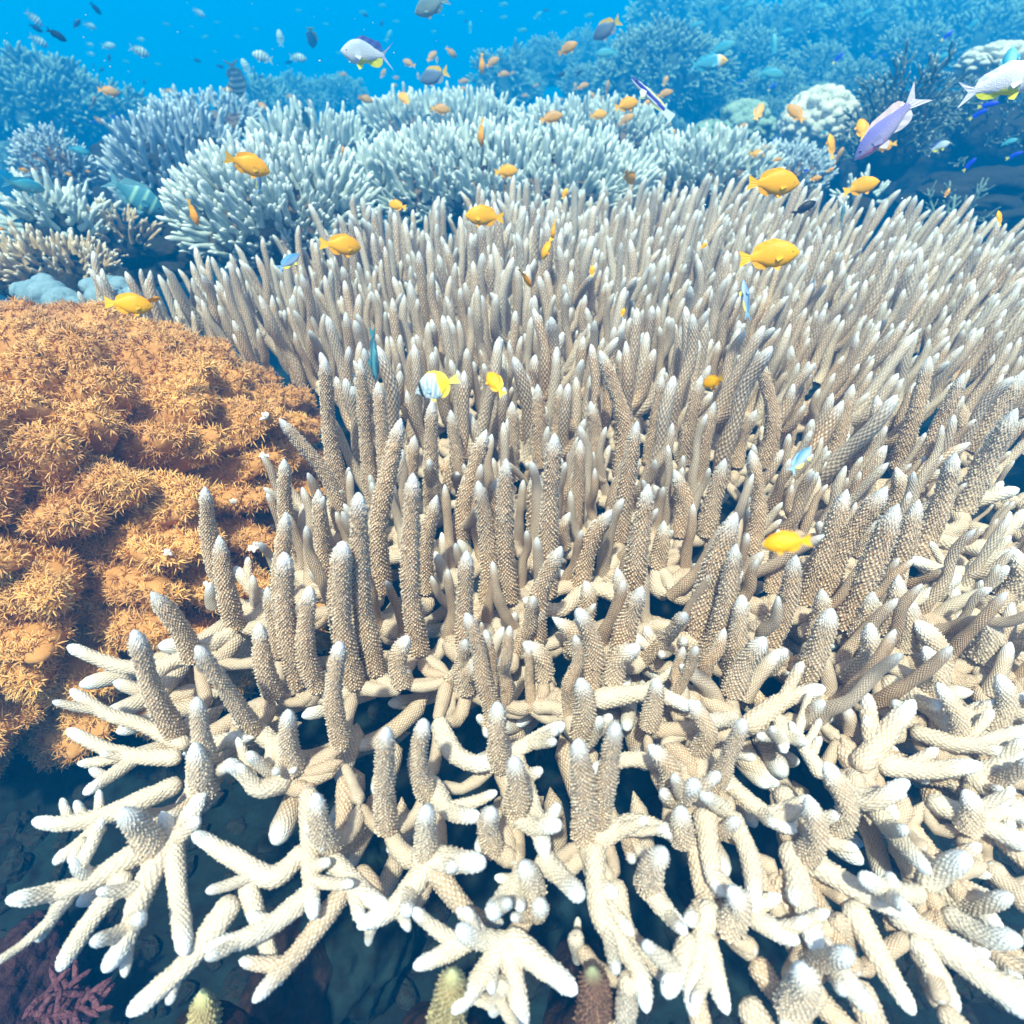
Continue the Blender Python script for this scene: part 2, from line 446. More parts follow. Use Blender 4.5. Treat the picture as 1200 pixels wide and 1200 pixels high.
g = Geo()
D_, Q_ = sphere_quads(3)
for k in range(520):
    p = on_plane(rnd.uniform(-60, 1260), rnd.uniform(820, 1330), -.40); p[2] = float(bed_z(p[:1], p[1:2])[0]) + .003
    s = rnd.uniform(.006, .026) * (1.6 if rnd.random() < .1 else 1)
    V_ = D_ * (1 + (fbm(D_ * 1.7 + k, 2, k) - .5)[:, None] * .9) * np.array([s, s * rnd.uniform(.5, 1), s * rnd.uniform(.4, .8)])
    a = rnd.uniform(0, 6.28); ca, sa_ = math.cos(a), math.sin(a)
    V_ = V_ @ np.array([[ca, -sa_, 0], [sa_, ca, 0], [0, 0, 1]]) + p
    g.add(V_, Q_)
tag(g.obj('rubble', rock_mat('coral_rubble', (.006, .011, .011), (.02, .03, .028), (.02, .011, .008), 18), smooth=False), kind='stuff')  # rubble darkened like the seabed, falloff of light put into its colour

# ------------------------------------------------------------------ the staghorn thicket in front
# traced uprights: base px, base py, tip px, tip py, thickness factor, paleness (photograph pixels, base on the colony's floor)
UP_T = '''
250 905 230 817 1.05 .3;240 925 228 870 1.25 .5;343 900 338 832 1.1 .3;388 990 370 930 1.1 .4;180 998 140 950 1.3 .5
205 860 157 738 1.15 .1;264 695 240 570 .95 0;277 733 257 627 1.05 0;226 770 177 693 1.05 .1;400 618 327 490 .95 .1
342 645 333 537 1 0;385 690 373 573 .95 0;347 765 335 600 1 0;349 800 333 647 1.05 0;372 805 363 687 1 0
325 765 313 687 .9 .1;320 812 303 730 1.05 .1;300 860 230 757 .95 .2;408 765 398 635 1.05 0;400 870 398 752 1 .1
402 585 380 418 1.05 0;440 785 420 577 1.05 0;415 800 402 634 1.05 0;455 585 443 447 1 0;436 585 422 420 .95 0
447 690 470 490 1.1 0;490 760 484 554 1.05 0;507 605 506 470 1 0;500 690 512 580 .95 0;572 702 560 563 1 0
540 640 570 503 1.1 0;596 700 593 537 1.05 0;547 770 547 645 1 0;630 632 627 550 1.35 .1;640 695 650 507 1.1 0
672 618 680 515 .95 0;628 750 658 640 1.05 0;633 545 630 450 1.1 0;650 530 657 450 1 0;727 555 703 410 1.15 0
732 520 725 410 1 0;693 565 692 470 1 0;727 630 747 493 1.1 0;680 685 717 597 1.1 0;740 715 760 567 1.15 0
796 625 790 550 1.1 0;732 735 723 665 1 .1;686 720 685 680 1 .1;691 800 677 713 1.1 .1;672 760 647 723 1 .2
637 790 613 753 1.1 .3;546 805 557 760 1 .3;726 770 753 687 1.15 .1;718 795 750 757 1.2 .4
453 968 453 853 1.05 .2;500 930 497 843 1.05 .3;585 895 583 823 1.15 .3;604 955 602 887 1.15 .3;680 860 680 795 1.15 .2
684 978 677 867 1.2 .2;702 968 722 848 1.05 .2;788 928 760 873 1.1 .3;800 985 797 945 1.1 .4;760 1038 780 995 1.15 .5
500 1005 500 945 1.1 .6;577 995 577 947 1 .3;840 920 872 843 .9 .3;943 1005 947 933 1.1 .4;982 975 967 893 1.1 .5
895 545 890 420 1.1 0;913 495 928 405 1.1 .1;922 520 948 423 .9 0;843 505 857 430 .9 0;863 545 887 480 1 0
1050 545 1090 417 1.2 .1;1018 495 1060 443 1 .1;1072 555 1130 437 1.15 .1;1120 525 1117 460 1.1 .2;1140 525 1200 435 1.4 .3
1012 550 1028 463 1.1 .1;995 580 1027 497 1.15 .1;1078 645 1120 530 1.3 .3;1013 585 1017 533 1.1 .2;1045 600 1050 547 1.1 .2
1128 595 1192 478 1.4 .4;1140 580 1170 497 1.1 .4;943 700 993 573 1.15 .1;963 705 1040 570 1.15 .1;988 728 1053 590 1.35 .1
1040 690 1077 585 1.2 .2;902 750 933 650 1.1 .1;818 745 863 600 1.3 .1;830 765 863 637 1.1 .1;828 625 850 537 1.1 .1
880 645 880 527 1 0;857 785 870 697 1 .2;858 810 897 747 1.15 .3;943 795 975 713 1.2 .3;955 745 963 690 1 .3
1005 745 1023 693 1.1 .3;1032 735 1053 673 1.1 .4;1000 800 1020 730 1.15 .4;1100 785 1073 727 1.2 .5;1088 815 1083 757 1.1 .5
1150 770 1157 713 1.2 .6;1135 970 1130 925 1.1 .6;855 1085 855 1040 1.2 .6;925 1180 937 1130 1.2 .7;625 1045 612 1010 1.1 .6
1060 760 1068 700 1 .5;1120 870 1098 800 1.1 .5;1165 850 1170 790 1.2 .6;820 690 842 650 1 .2;770 660 778 610 1 .1
820 880 808 820 1 .3;760 850 770 795 1 .3;905 690 912 620 1 .1;1180 700 1186 640 1.2 .5;1010 650 1035 610 1 .2
470 800 478 745 1 .2;660 640 668 600 .9 0;575 620 583 560 1 0;540 570 528 480 1 0;600 560 600 470 1 0
480 590 486 510 1 0;760 540 776 440 1 0;800 540 822 440 1.1 0;820 560 838 470 1 0;975 540 1000 450 1.1 .1
'''
# traced spreading branches: thickness, paleness, tip height | px,py points from the root to the tip
HO_T = '''
.95 .5 .02|215 872,167 850,125 836,82 808;.95 .6 0|205 888,140 883,78 855;.8 .7 0|155 892,97 931;.6 .8 0|124 910,104 901
1.1 .7 0|205 920,133 952,75 965,37 962;.6 .9 0|80 960,72 935;.6 .9 0|98 957,88 938;.6 .9 0|116 950,116 925;.8 .8 -.03|115 972,62 1012;.6 .8 -.02|95 990,80 1012
1.15 .7 0|225 960,160 1000,100 1035,50 1048,6 1055;.8 .9 .02|108 1032,84 1008;.8 .9 -.06|78 1050,44 1102;1 .7 -.05|145 1030,105 1080,68 1138
1.2 .7 0|190 1000,165 1050,148 1100,121 1140;.6 .9 -.02|150 1105,146 1146;1 .8 0|203 985,210 1060,217 1120;1 .9 .01|365 1045,330 1075,290 1098,238 1113
1.1 .6 0|362 930,364 1010,367 1078;.9 .8 -.04|290 1040,310 1100,330 1155;1.1 .8 -.02|270 1060,230 1115,190 1155,148 1190;.6 .9 -.03|212 1130,197 1178
1.05 .8 .02|352 1000,320 1028,275 1005,240 985,226 977;1.05 .6 .03|332 915,305 925,283 905,264 892;.8 .8 .03|318 908,290 882;1 .5 .01|272 742,200 777,150 782,115 772,79 757
.9 .3 .01|310 700,295 690,275 664;1.2 .6 0|230 930,240 880,300 860;1.3 .7 0|190 1000,220 960,240 925;1.1 .6 0|280 840,330 880,345 905
1.05 .8 .03|505 918,527 950,562 957;1.35 .9 .03|492 1003,530 1008,568 1012;1.1 .8 .0|515 848,530 880,560 895,588 888;1.05 .8 .02|585 890,625 868,662 848
1.1 .9 .03|598 952,625 968,657 966;1.1 .9 .03|638 1008,660 1030,682 1053;1.1 .9 .03|622 1020,588 1055,576 1072;1.1 .8 0|393 1010,425 1045,455 1065
1.15 .8 0|502 1012,465 1060,418 1087;.6 .9 -.02|472 1074,480 1092;.6 .9 -.03|435 1085,431 1108;1.1 .2 -.05|508 1020,540 1060,562 1090;1.05 .9 .03|590 1105,560 1100,536 1088
.95 .9 0|548 1100,515 1120,484 1134;1 .8 0|588 1108,560 1150,530 1188;1.15 .9 0|598 1100,635 1130,677 1164;1.1 .7 -.03|596 1112,605 1160,612 1215;.8 .8 -.04|588 1155,576 1190
1.15 .7 -.01|697 995,703 1065,730 1110,750 1140,758 1188;.7 .8 -.06|675 1100,677 1128;1 .8 0|752 1030,775 1060,805 1095;1 .5 -.05|722 1040,735 1090,768 1128
1.2 .8 0|808 1105,795 1135,779 1168;1.1 .6 -.08|738 1150,730 1215;1 .6 0|848 912,880 940,908 963,935 975;.9 .8 0|962 905,945 880,926 845;.9 .9 0|915 845,918 882
.9 .9 .03|850 950,822 929;.9 .8 .02|858 842,818 848;1.35 .4 .03|1008 897,1035 865,1072 820;1.15 .6 .03|980 915,1015 940,1066 915;1.1 .4 .02|878 850,920 820,968 806
1 .8 .02|1022 945,1055 985,1090 1024;1.15 .8 .0|1095 940,1150 965,1215 995;1.1 .6 .02|1075 858,1130 872,1215 853;1.15 .6 .02|1035 895,1090 902,1152 896;1.1 .8 .02|1140 908,1208 883
1 .7 0|1140 910,1175 940,1215 968;1.3 .8 .04|1085 1035,1105 1020,1136 1003;1.05 .9 .03|1075 1048,1045 1045,1008 1026;1.3 .7 0|925 995,943 1060,958 1118;1.25 .7 0|945 1005,1010 1045,1076 1074
1.15 .8 0|1050 1072,1100 1100,1152 1124;1.15 .7 -.03|1000 1065,1035 1130,1072 1190;1.2 .8 0|1095 1100,1150 1145,1215 1195;1 .8 -.04|1075 1105,1098 1140,1122 1188;1.05 .9 0|962 1108,1000 1160,1028 1185
1.1 .6 -.03|925 1160,922 1215;1.1 .7 0|858 1058,900 1085,938 1105;1.15 .6 0|826 955,835 1020,852 1050;1.1 .8 -.02|832 1065,815 1130,811 1192;1 .8 -.02|828 1105,840 1150,853 1190
1 .3 -.04|880 1005,915 1090;1.1 .8 .03|1115 1075,1150 1095,1198 1102;.9 .3 -.05|982 1080,1003 1125;1.25 .7 .02|1120 590,1150 585,1195 573;1.1 .5 .03|1080 627,1150 640,1205 598
1.1 .8 .02|1160 672,1110 670,1066 655;1 .8 .03|1140 665,1195 645;1 .5 .02|1040 725,1070 705,1103 690;1 .6 .03|1095 700,1125 672;1.1 .7 .02|950 527,980 525,1008 532
1 .3 .02|882 540,895 525,912 514;1.1 .4 0|730 700,690 690,655 715,612 702;1 .3 0|820 745,780 760,735 745;1.1 .6 .01|1100 830,1150 840,1210 815;1.1 .6 0|1040 800,1090 830,1130 872
1.1 .7 0|860 960,880 1010,884 1070;1.1 .6 0|700 985,745 965,800 980;1.1 .6 0|600 880,620 930,640 1005;1.1 .7 0|700 820,760 812,812 830;1 .5 0|790 900,740 890,690 905
'''
ups = [tuple(map(float, r.split())) for r in UP_T.replace('\n', ';').split(';') if r.strip()]
hos = []
for r in HO_T.replace('\n', ';').split(';'):
    if r.strip():
        h, p = r.split('|'); hos.append((*map(float, h.split()), [tuple(map(float, q.split())) for q in p.split(',')]))
RB = .0112
thicket = empty('staghorn_coral', on_plane(600, 700, 0), 'cream-brown staghorn thicket with white-tipped fingers filling the foreground beside the orange coral', 'coral', 'branching corals')
bases = []; n_parts = 0
seed = 100
def part_branch(P, r, pale, nubs=0, **kw):
    global seed, n_parts
    g = Geo(); seed += 1; buds = []
    tube(g, P, r, pale=pale, hue=rnd.random(), seed=seed, **kw)
    if nubs:                     # side branchlets budding off a spreading branch
        C_ = smooth_path(P, 30); L = path_len(C_)
        for q in range(rnd.choice((0, 1, 1, 2, 3)) if L > .035 else 0):
            k = int(rnd.uniform(.25, .8) * 29); t_ = C_[k] - C_[k - 1]; t_ /= np.linalg.norm(t_)
            sd_ = np.cross(t_, [0, 0, 1]); sd_ /= np.linalg.norm(sd_) + 1e-9
            d_ = t_ * rnd.uniform(.4, .9) + sd_ * rnd.choice((-1, 1)) * rnd.uniform(.3, .9) + np.array([0, 0, rnd.uniform(-.1, .9)]); d_ /= np.linalg.norm(d_)
            l_ = rnd.uniform(.012, .036) + r
            gb = Geo(); buds.append(gb)
            tube(gb, [C_[k], C_[k] + d_ * l_ * .5, C_[k] + d_ * l_ + [0, 0, l_ * .15]], r * rnd.uniform(.55, .8), pale=pale, hue=rnd.random(), seed=seed + 7000 + q, taper=.7, tip=1.5, point=.5, tip_len=.2, bump=.6, NC=9)
    n_parts += 1
    o = g.obj('branch', M_stag, thicket)
    for gb in buds:
        b_ = bpy.data.objects.new('branchlet', gb.mesh('branchlet', M_stag)); C.objects.link(b_); b_.parent = o
    return o
for bx, by, tx, ty, th, pale in ups:
    b = on_plane(bx, by, -.01)
    t = above(b, tx, ty)
    d = t - b; hL = math.hypot(d[0], d[1])
    m = b + d * .42 + np.array([d[0] * -.25 + rnd.uniform(-.004, .004), d[1] * -.25 + rnd.uniform(-.004, .004), .006])
    r = RB * th * .84 * (1 - .20 * min(1, max(0, (by - 720) / 160)))
    bases.append(b)
    near = by > 780
    part_branch([b, m, t], r, pale * .8, taper=.60 if not near else .64, tip=2.6 if not near else 2.0, point=.75 if not near else .55, bump=1.0)
for th, pale, zt, pts in hos:
    n = len(pts)
    P = [on_plane(px, py, -.012 + (zt + .012) * (k / (n - 1)) ** 1.5) for k, (px, py) in enumerate(pts)]
    d = P[1] - P[0]; d /= np.linalg.norm(d)
    P[0] = P[0] - d * .006
    bases.append(P[0]); 
    part_branch(P, RB * th * (.64 if pts[0][1] > 850 else .72), pale * .75 + .25, nubs=2, taper=.68, tip=1.5, point=.5, close_base=True, base_flare=1.08, tip_len=.30, wob=.06, bump=.62, NC=13)

# more spreading branches where the colony crowds towards the rim
for k in range(700):
    if n_parts >= 290: break
    px, py = (rnd.uniform(770, 1230), rnd.uniform(640, 1190)) if rnd.random() < .8 else (rnd.uniform(250, 800), rnd.uniform(760, 1060))
    A = on_plane(px, py, rnd.uniform(-.045, -.012))
    if min((A[0] - b[0]) ** 2 + (A[1] - b[1]) ** 2 for b in bases) < .0145 ** 2: continue
    bases.append(A)
    a = math.atan2(A[1] - .85, A[0] + .02) + rnd.uniform(-.45, .45); L = rnd.uniform(.055, .11); up = rnd.choice((.1, .2, .75)) * L
    dv = np.array([math.cos(a), math.sin(a), 0])
    P = [A, A + dv * L * .55 + [0, 0, .0], A + dv * L * (1 - .3 * up / L) + [0, 0, up]]
    part_branch(P, RB * rnd.uniform(.58, .78), rnd.uniform(.2, .7), nubs=2, taper=.66, tip=1.6, point=.5, close_base=True, base_flare=1.1, tip_len=.26, wob=.06, bump=.62, NC=13)

# prototypes of upright fingers, full relief, shared by the parts further back
def finger_path(L, bend, wig, sd):
    R = np.random.default_rng(sd)
    a = R.uniform(0, 6.28); dx, dy = math.cos(a), math.sin(a)
    z = np.array([0, .2, .45, .72, 1.0]) * L
    x = bend * L * np.array([0, .55, .85, .97, 1.0]) - bend * L * .4
    w = R.uniform(-wig, wig, (5, 2)) * L; w[0] = 0
    P = np.stack([dx * (x - x[0]) + w[:, 0], dy * (x - x[0]) + w[:, 1], z], 1)
    return P
protos = []; low = []; mid = []; nearp = []
for k in range(14):
    L = [.12, .14, .155, .17, .185, .20, .215][k % 7]
    P = finger_path(L, rnd.uniform(.02, .26), .028, k)
    g = Geo(); tube(g, P, RB * rnd.uniform(.84, 1.0), taper=.66, tip_len=.19, tip=2.3, point=.62, seed=k, hue=rnd.random())
    if k in (1, 3, 6, 8, 12):          # some fingers fork low down
        q = P[1] + (P[2] - P[1]) * .3; a = rnd.uniform(0, 6.28)
        P2 = [q, q + np.array([math.cos(a) * .022, math.sin(a) * .022, .022]), q + np.array([math.cos(a) * .034, math.sin(a) * .034, L * .45])]
        tube(g, P2, RB * .85, taper=.7, tip=2.6, seed=k + 50, hue=rnd.random())
    else: P2 = None
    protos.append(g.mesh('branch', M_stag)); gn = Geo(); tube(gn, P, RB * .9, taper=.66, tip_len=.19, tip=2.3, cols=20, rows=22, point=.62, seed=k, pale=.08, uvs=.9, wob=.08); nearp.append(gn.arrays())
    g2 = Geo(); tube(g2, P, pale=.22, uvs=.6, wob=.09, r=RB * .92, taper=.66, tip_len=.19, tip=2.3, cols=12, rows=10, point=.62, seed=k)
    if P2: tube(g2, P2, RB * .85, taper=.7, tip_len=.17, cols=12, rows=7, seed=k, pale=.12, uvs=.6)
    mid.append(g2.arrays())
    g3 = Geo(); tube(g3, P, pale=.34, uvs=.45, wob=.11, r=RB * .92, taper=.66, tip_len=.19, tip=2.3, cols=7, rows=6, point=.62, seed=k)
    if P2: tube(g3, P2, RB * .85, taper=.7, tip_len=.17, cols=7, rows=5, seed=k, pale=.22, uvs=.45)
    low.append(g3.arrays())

# the far edge of the thicket, photograph x -> depth
EX = np.array([-400, 60, 120, 200, 300, 450, 600, 800, 900, 1000, 1200, 1600]); EY = np.array([1.0, 1.05, 1.25, 1.42, 1.52, 1.85, 2.05, 2.45, 2.2, 1.95, 1.8, 1.6])
cand = []
sp = .0395
y = .55; row = 0
while y < 2.6:
    x = -1.8 + (row % 2) * sp / 2
    s_ = sp * (1 + max(0, y - 1.2) * .12)
    while x < 2.4:
        p = np.array([x + rnd.uniform(-.4, .4) * s_, y + rnd.uniform(-.4, .4) * s_, -.01])
        x += s_
        px, py, w = project(p + [0, 0, .0])
        if p[1] > np.interp(px, EX, EY): continue
        if px < -160 or px > 1420: continue
        if px < 385 and py > 500: continue                       # the orange coral's place
        if px < 100 - (p[1] - .9) * 60: continue
        if (p[0] + .82) ** 2 / .60 ** 2 + (p[1] - .74) ** 2 / .48 ** 2 < 1: continue
        if py > 590 + 30 * math.sin(px * .02): continue
        if py > 520 and rnd.random() < .25: continue
        if min((p[0] - b[0]) ** 2 + (p[1] - b[1]) ** 2 for b in bases) < .026 ** 2: continue
        cand.append((p[1] ** 2 + p[0] ** 2, p, px))
    y += s_ * .87; row += 1
for k in range(900):
    px, py = rnd.uniform(330, 1230), rnd.uniform(570, 850)
    if px < 480 and py > 760: continue
    if rnd.random() < (py - 570) / 420: continue
    p = on_plane(px, py, -.012)
    if min((p[0] - b[0]) ** 2 + (p[1] - b[1]) ** 2 for b in bases) < .0235 ** 2: continue
    bases.append(p); cand.append((p[1] ** 2 + p[0] ** 2, p, px))
cand.sort(key=lambda c: c[0])
n_own = 300 - n_parts
rest_mid = []; rest_low = []; rest_near = []
for k, (d2, p, px) in enumerate(cand):
    nz = float(fbm(np.array([[p[0] * 3, p[1] * 3, 0]]), 3, 5)[0])
    i = rnd.randrange(14)
    sc = .62 + nz * .72 + rnd.uniform(-.16, .16)
    if project(p)[1] > 570: sc *= .62
    if rnd.random() < .07: sc *= rnd.uniform(.45, .75)          # broken or still young fingers
    lean = np.array([(p[0] * .24 if p[0] > 0 else p[0] * .10) + rnd.gauss(0, .10), -.05 + rnd.gauss(0, .10), 1.0])
    if rnd.random() < .09: lean = lean + np.array([rnd.uniform(-.5, .5), rnd.uniform(-.6, .1), 0])
    M = orient(lean, rnd.uniform(0, 6.28), min(sc, 1.22), p - [0, 0, .012])
    if k < n_own:
        o = bpy.data.objects.new('branch', protos[i]); C.objects.link(o)
        o.parent = thicket; o.matrix_parent_inverse = Matrix.Translation(-thicket.location); o.matrix_basis = Matrix(M.tolist())
    elif d2 < .45: rest_near.append((i, M))
    elif d2 < 1.9: rest_mid.append((i, M))
    else: rest_low.append((i, M))
g = Geo(); join_instances(g, nearp, rest_near); join_instances(g, mid, rest_mid); join_instances(g, low, rest_low)
tag(g.obj('far_branches', M_stag, thicket), kind='stuff')

# the knitted floor of the colony: crossing branches that carry the uprights
g = Geo()
allb = np.array([b[:2] for b in bases] + [c[1][:2] for c in cand[:420]])
done = set(); ns = 0
for i, b in enumerate(allb):
    dd = ((allb - b) ** 2).sum(1); near_ = np.argsort(dd)[1:7]; c = 0
    for j in near_:
        if dd[j] > .11 ** 2 or dd[j] < .018 ** 2: continue
        key = (min(i, j), max(i, j))
        if key in done: continue
        px_, py_, _ = project((*((b + allb[j]) / 2), 0))
        if rnd.random() < (.85 if py_ > 960 else .35 if py_ > 820 else 0): continue
        if px_ < 330 and (py_ > 850 or py_ < 640): continue
        done.add(key)
        A = np.array([*b, -.016 + rnd.uniform(-.006, .004)]); B_ = np.array([*allb[j], -.016 + rnd.uniform(-.006, .004)])
        n_ = np.array([-(B_ - A)[1], (B_ - A)[0], 0])
        m_ = (A + B_) / 2 + n_ * rnd.uniform(-.18, .18) + [0, 0, rnd.uniform(-.018, .0)]
        ns += 1
        tube(g, [A, m_, B_], RB * rnd.uniform(.6, .9) * (.78 if py_ > 760 else 1), taper=.9, tip=.8, cols=12, rows=7, wob=.1, pale=rnd.uniform(.2, .6), tip_len=.0001, close_base=True, seed=ns, base_flare=1.1)
        c += 1
        if c >= (3 if py_ < 800 else 2): break
# a lower storey of older branches, darker, seen through the gaps
for k in range(230):
    px, py = rnd.uniform(200, 1250), rnd.uniform(560, 935)
    if px < 380 and py < 700: continue
    A = on_plane(px, py, rnd.uniform(-.09, -.045)); a = math.atan2(A[1] - .75, A[0] - .1) + rnd.uniform(-.6, .6)
    L = rnd.uniform(.05, .11)
    B_ = A + np.array([math.cos(a) * L, math.sin(a) * L, rnd.uniform(-.01, .03)])
    tube(g, [A, (A + B_) / 2 + [rnd.uniform(-.01, .01), rnd.uniform(-.01, .01), -.01], B_], RB * rnd.uniform(.7, 1.0), taper=.8, tip=1.6, cols=14, rows=8, pale=rnd.uniform(.2, .6), close_base=True, seed=900 + k)
tag(g.obj('branch_floor', M_stag, thicket), kind='stuff')
# short nubs budding from the floor
g = Geo()
for k in range(110):
    b = allb[rnd.randrange(len(bases) + 60)]
    px_, py_, _ = project((*b, 0))
    if py_ < 560 or py_ > 900: continue
    p = np.array([b[0] + rnd.uniform(-.03, .03), b[1] + rnd.uniform(-.03, .03), -.02])
    a = rnd.uniform(0, 6.28); t = rnd.uniform(.2, 1.0); L = rnd.uniform(.025, .05)
    if np.min(((allb - p[:2]) ** 2).sum(1)) > .02 ** 2: continue
    tube(g, [p, p + np.array([math.cos(a) * t * .5, math.sin(a) * t * .5, .8]) * L * .6, p + np.array([math.cos(a) * t, math.sin(a) * t, 1.1]) * L], RB * rnd.uniform(.55, .8), tip=2, cols=16, rows=8, pale=rnd.uniform(.2, .7), seed=2000 + k)
tag(g.obj('branch_buds', M_stag, thicket), kind='stuff')
# low stem that carries the whole colony
def blob(center, radii, lumps, lr, amp, seed_, n=26, noise=.08, lo=-1.0):
    D, Q = sphere_quads(n)
    h = lump_h(D, lumps, lr, seed_) if lumps else 0
    s = 1 + amp * h + noise * (fbm(D * 3, 4, seed_) - .5) * 2
    P = D * s[:, None]
    P[:, 2] = np.maximum(P[:, 2], lo)
    return np.asarray(center) + P * np.asarray(radii), Q
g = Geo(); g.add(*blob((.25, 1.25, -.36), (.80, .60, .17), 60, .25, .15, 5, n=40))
g.obj('stem', M_dark, thicket)  # its dark colour stands in for the shaded holes between fingers

# two other small branching corals peeping up at the very bottom
for nm, lab, M_, px, py, tx, ty, z in (('green_tipped_coral', 'small pale coral spike with a green tip beneath the lowest left branches', M_yel, 233, 1225, 237, 1158, -.13),
                                      ('green_tipped_coral', 'yellowish coral spike with a green tip at the bottom between the central branch fans', M_yel, 512, 1230, 531, 1136, -.13),
                                      ('brown_spike_coral', 'brown coral spike with a faint green tip standing low beneath the central white branches', M_red, 690, 1225, 694, 1133, -.15)):
    b = on_plane(px, py, z); t = above(b, tx, ty)
    e_ = empty(nm, b, lab, 'coral', 'small spike corals at the bottom')
    g = Geo(); tube(g, [b, (b + t) / 2 + [.003, 0, 0], t], .013, taper=.6, tip=3, bump=.8, point=.8, tip_len=.12); g.obj('spike', M_, e_)
    g = Geo(); g.add(*blob(b - [0, 0, .03], (.035, .035, .04), 12, .5, .3, 3, n=12)); g.obj('base', M_brown, e_)

# ------------------------------------------------------------------ orange soft coral
def orange_mats():
    m, n, l, b = nt('orange_polyps')
    at = n.new('ShaderNodeVertexColor'); at.layer_name = 'look'
    sc = n.new('ShaderNodeSeparateColor'); l.new(at.outputs[0], sc.inputs[0])
    a = mixc(n, l, sc.outputs[2], (.46, .19, .045), (.80, .44, .12))
    a = mixc(n, l, math_(n, l, 'MULTIPLY', sc.outputs[0], .55), a, (.92, .66, .36))
    l.new(a, b.inputs['Base Color']); b.inputs['Roughness'].default_value = .6; b.inputs['Specular IOR Level'].default_value = .3
    b.inputs['Subsurface Weight'].default_value = 0
    m2, n, l, b = nt('orange_flesh')
    oc = n.new('ShaderNodeTexCoord'); n1 = n.new('ShaderNodeTexNoise'); n1.inputs['Scale'].default_value = 60; n1.inputs['Detail'].default_value = 5
    l.new(oc.outputs['Object'], n1.inputs['Vector'])
    l.new(mixc(n, l, n1.outputs[0], (.42, .18, .05), (.66, .34, .11)), b.inputs['Base Color']); b.inputs['Roughness'].default_value = .8
    bp = n.new('ShaderNodeBump'); bp.inputs['Strength'].default_value = .6; bp.inputs['Distance'].default_value = .004; l.new(n1.outputs[0], bp.inputs['Height']); l.new(bp.outputs[0], b.inputs['Normal'])
    m3, n, l, b = nt('white_polyp_tips'); b.inputs['Base Color'].default_value = (.85, .80, .78, 1); b.inputs['Roughness'].default_value = .6
    return m, m2, m3
M_poly, M_flesh, M_wp = orange_mats()
OC = np.array((-.84, .82, -.12)); OR = np.array((.53, .37, .29))
orange = empty('orange_soft_coral', OC - [0, 0, .3], 'bushy orange soft coral mound covered in feathery polyps beside the staghorn thicket', 'coral')
D, Q = sphere_quads(120)
def orange_h(D):
    W = D * OR
    def cells(n, sd, st):
        R = np.random.default_rng(sd); k = np.arange(n) + .5; z = 1 - 2 * k / n; ph = k * 2.399963; rr = np.sqrt(1 - z * z)
        c = np.stack([rr * np.cos(ph), rr * np.sin(ph), z], 1) + R.normal(0, .45 / math.sqrt(n), (n, 3)); c /= np.linalg.norm(c, axis=1)[:, None]
        A = np.array([[1, .35, 0], [.35, st, 0], [0, 0, st]])          # drawn out along the folds
        Dw = D + (fbm(D * 7, 2, sd) - .5)[:, None] * .12
        DA = (Dw @ A).astype(np.float32); cA = (c @ A).astype(np.float32)
        d2 = np.min(np.concatenate([((DA[:, None, :] - cA[None, i:i + 100]) ** 2).sum(2).min(1)[:, None] for i in range(0, n, 100)], 1), 1)
        return np.clip(1 - d2 / (1.35 * 4 / n * (1 + st) / 2), 0, 1) ** .75
    h1 = lump_h(D, 60, .35, 11); h2 = cells(420, 12, 1.5); h3 = cells(2600, 13, 1.0)
    ridg = np.abs(fbm((W @ np.array([[1, .5, 0], [-.5, 1, .3], [0, 0, 1]])) * np.array([5, 11, 9]), 3, 4) - .5) * 2
    return .12 * h1 + .24 * h2 + .03 * h3 - .16 - .14 * np.clip(.25 - ridg, 0, 1) + (fbm(D * 2.2, 3, 6) - .5) * .22
H = orange_h(D)
PV = OC + D * (1 + H)[:, None] * OR
g = Geo(); g.add(PV, Q); g.obj('flesh', M_flesh, orange)
# polyps: a short stalk crowned with eight feathery tentacles
fn = np.cross(PV[Q[:, 2]] - PV[Q[:, 0]], PV[Q[:, 3]] - PV[Q[:, 1]]); area = np.linalg.norm(fn, axis=1) / 2; fn /= (2 * area)[:, None] + 1e-12
fc = PV[Q].mean(1); out = ((fc - OC) / OR); s_ = np.sign((fn * out).sum(1)); fn *= s_[:, None]
Hq = H[Q].mean(1)
tocam = CAM - fc; tocam /= np.linalg.norm(tocam, axis=1)[:, None]
okf = (fc[:, 2] > -.36) & (fc[:, 0] > -1.2) & ((fn * tocam).sum(1) > -.25)
rn = out / np.linalg.norm(out, axis=1)[:, None]; qv = fc - CAM; pxs = 600 + F * qv[:, 0] / np.maximum(qv @ FWD, .05)
okf &= pxs > -130
wgt = area * okf * np.clip((fn * rn).sum(1), .3, 1) ** 1.3; wgt /= wgt.sum()
NP = 32000
pick = rng.choice(len(Q), NP, p=wgt)
r4 = rng.dirichlet((1, 1, 1, 1), NP); pp = (PV[Q[pick]] * r4[:, :, None]).sum(1); pn = fn[pick] + rng.normal(0, .35, (NP, 3)) + [0, 0, .1]; pn /= np.linalg.norm(pn, axis=1)[:, None]
NT = 6
ax = np.cross(pn, rng.normal(size=(NP, 3))); ax /= np.linalg.norm(ax, axis=1)[:, None]; ay = np.cross(pn, ax)
sz = rng.uniform(.0062, .0108, NP)
V = np.zeros((NP, NT, 6, 3)); K = np.zeros((NP, NT, 6, 4)); K[..., 3] = 1
hue = np.clip((fbm(pp * 9, 3, 8) - .5) * 3.2 + .5 + rng.uniform(-.25, .25, NP), 0, 1)
ang = np.arange(NT) * 2 * math.pi / NT
jit = rng.uniform(-.25, .25, (NP, NT)); lj = rng.uniform(.75, 1.2, (NP, NT))
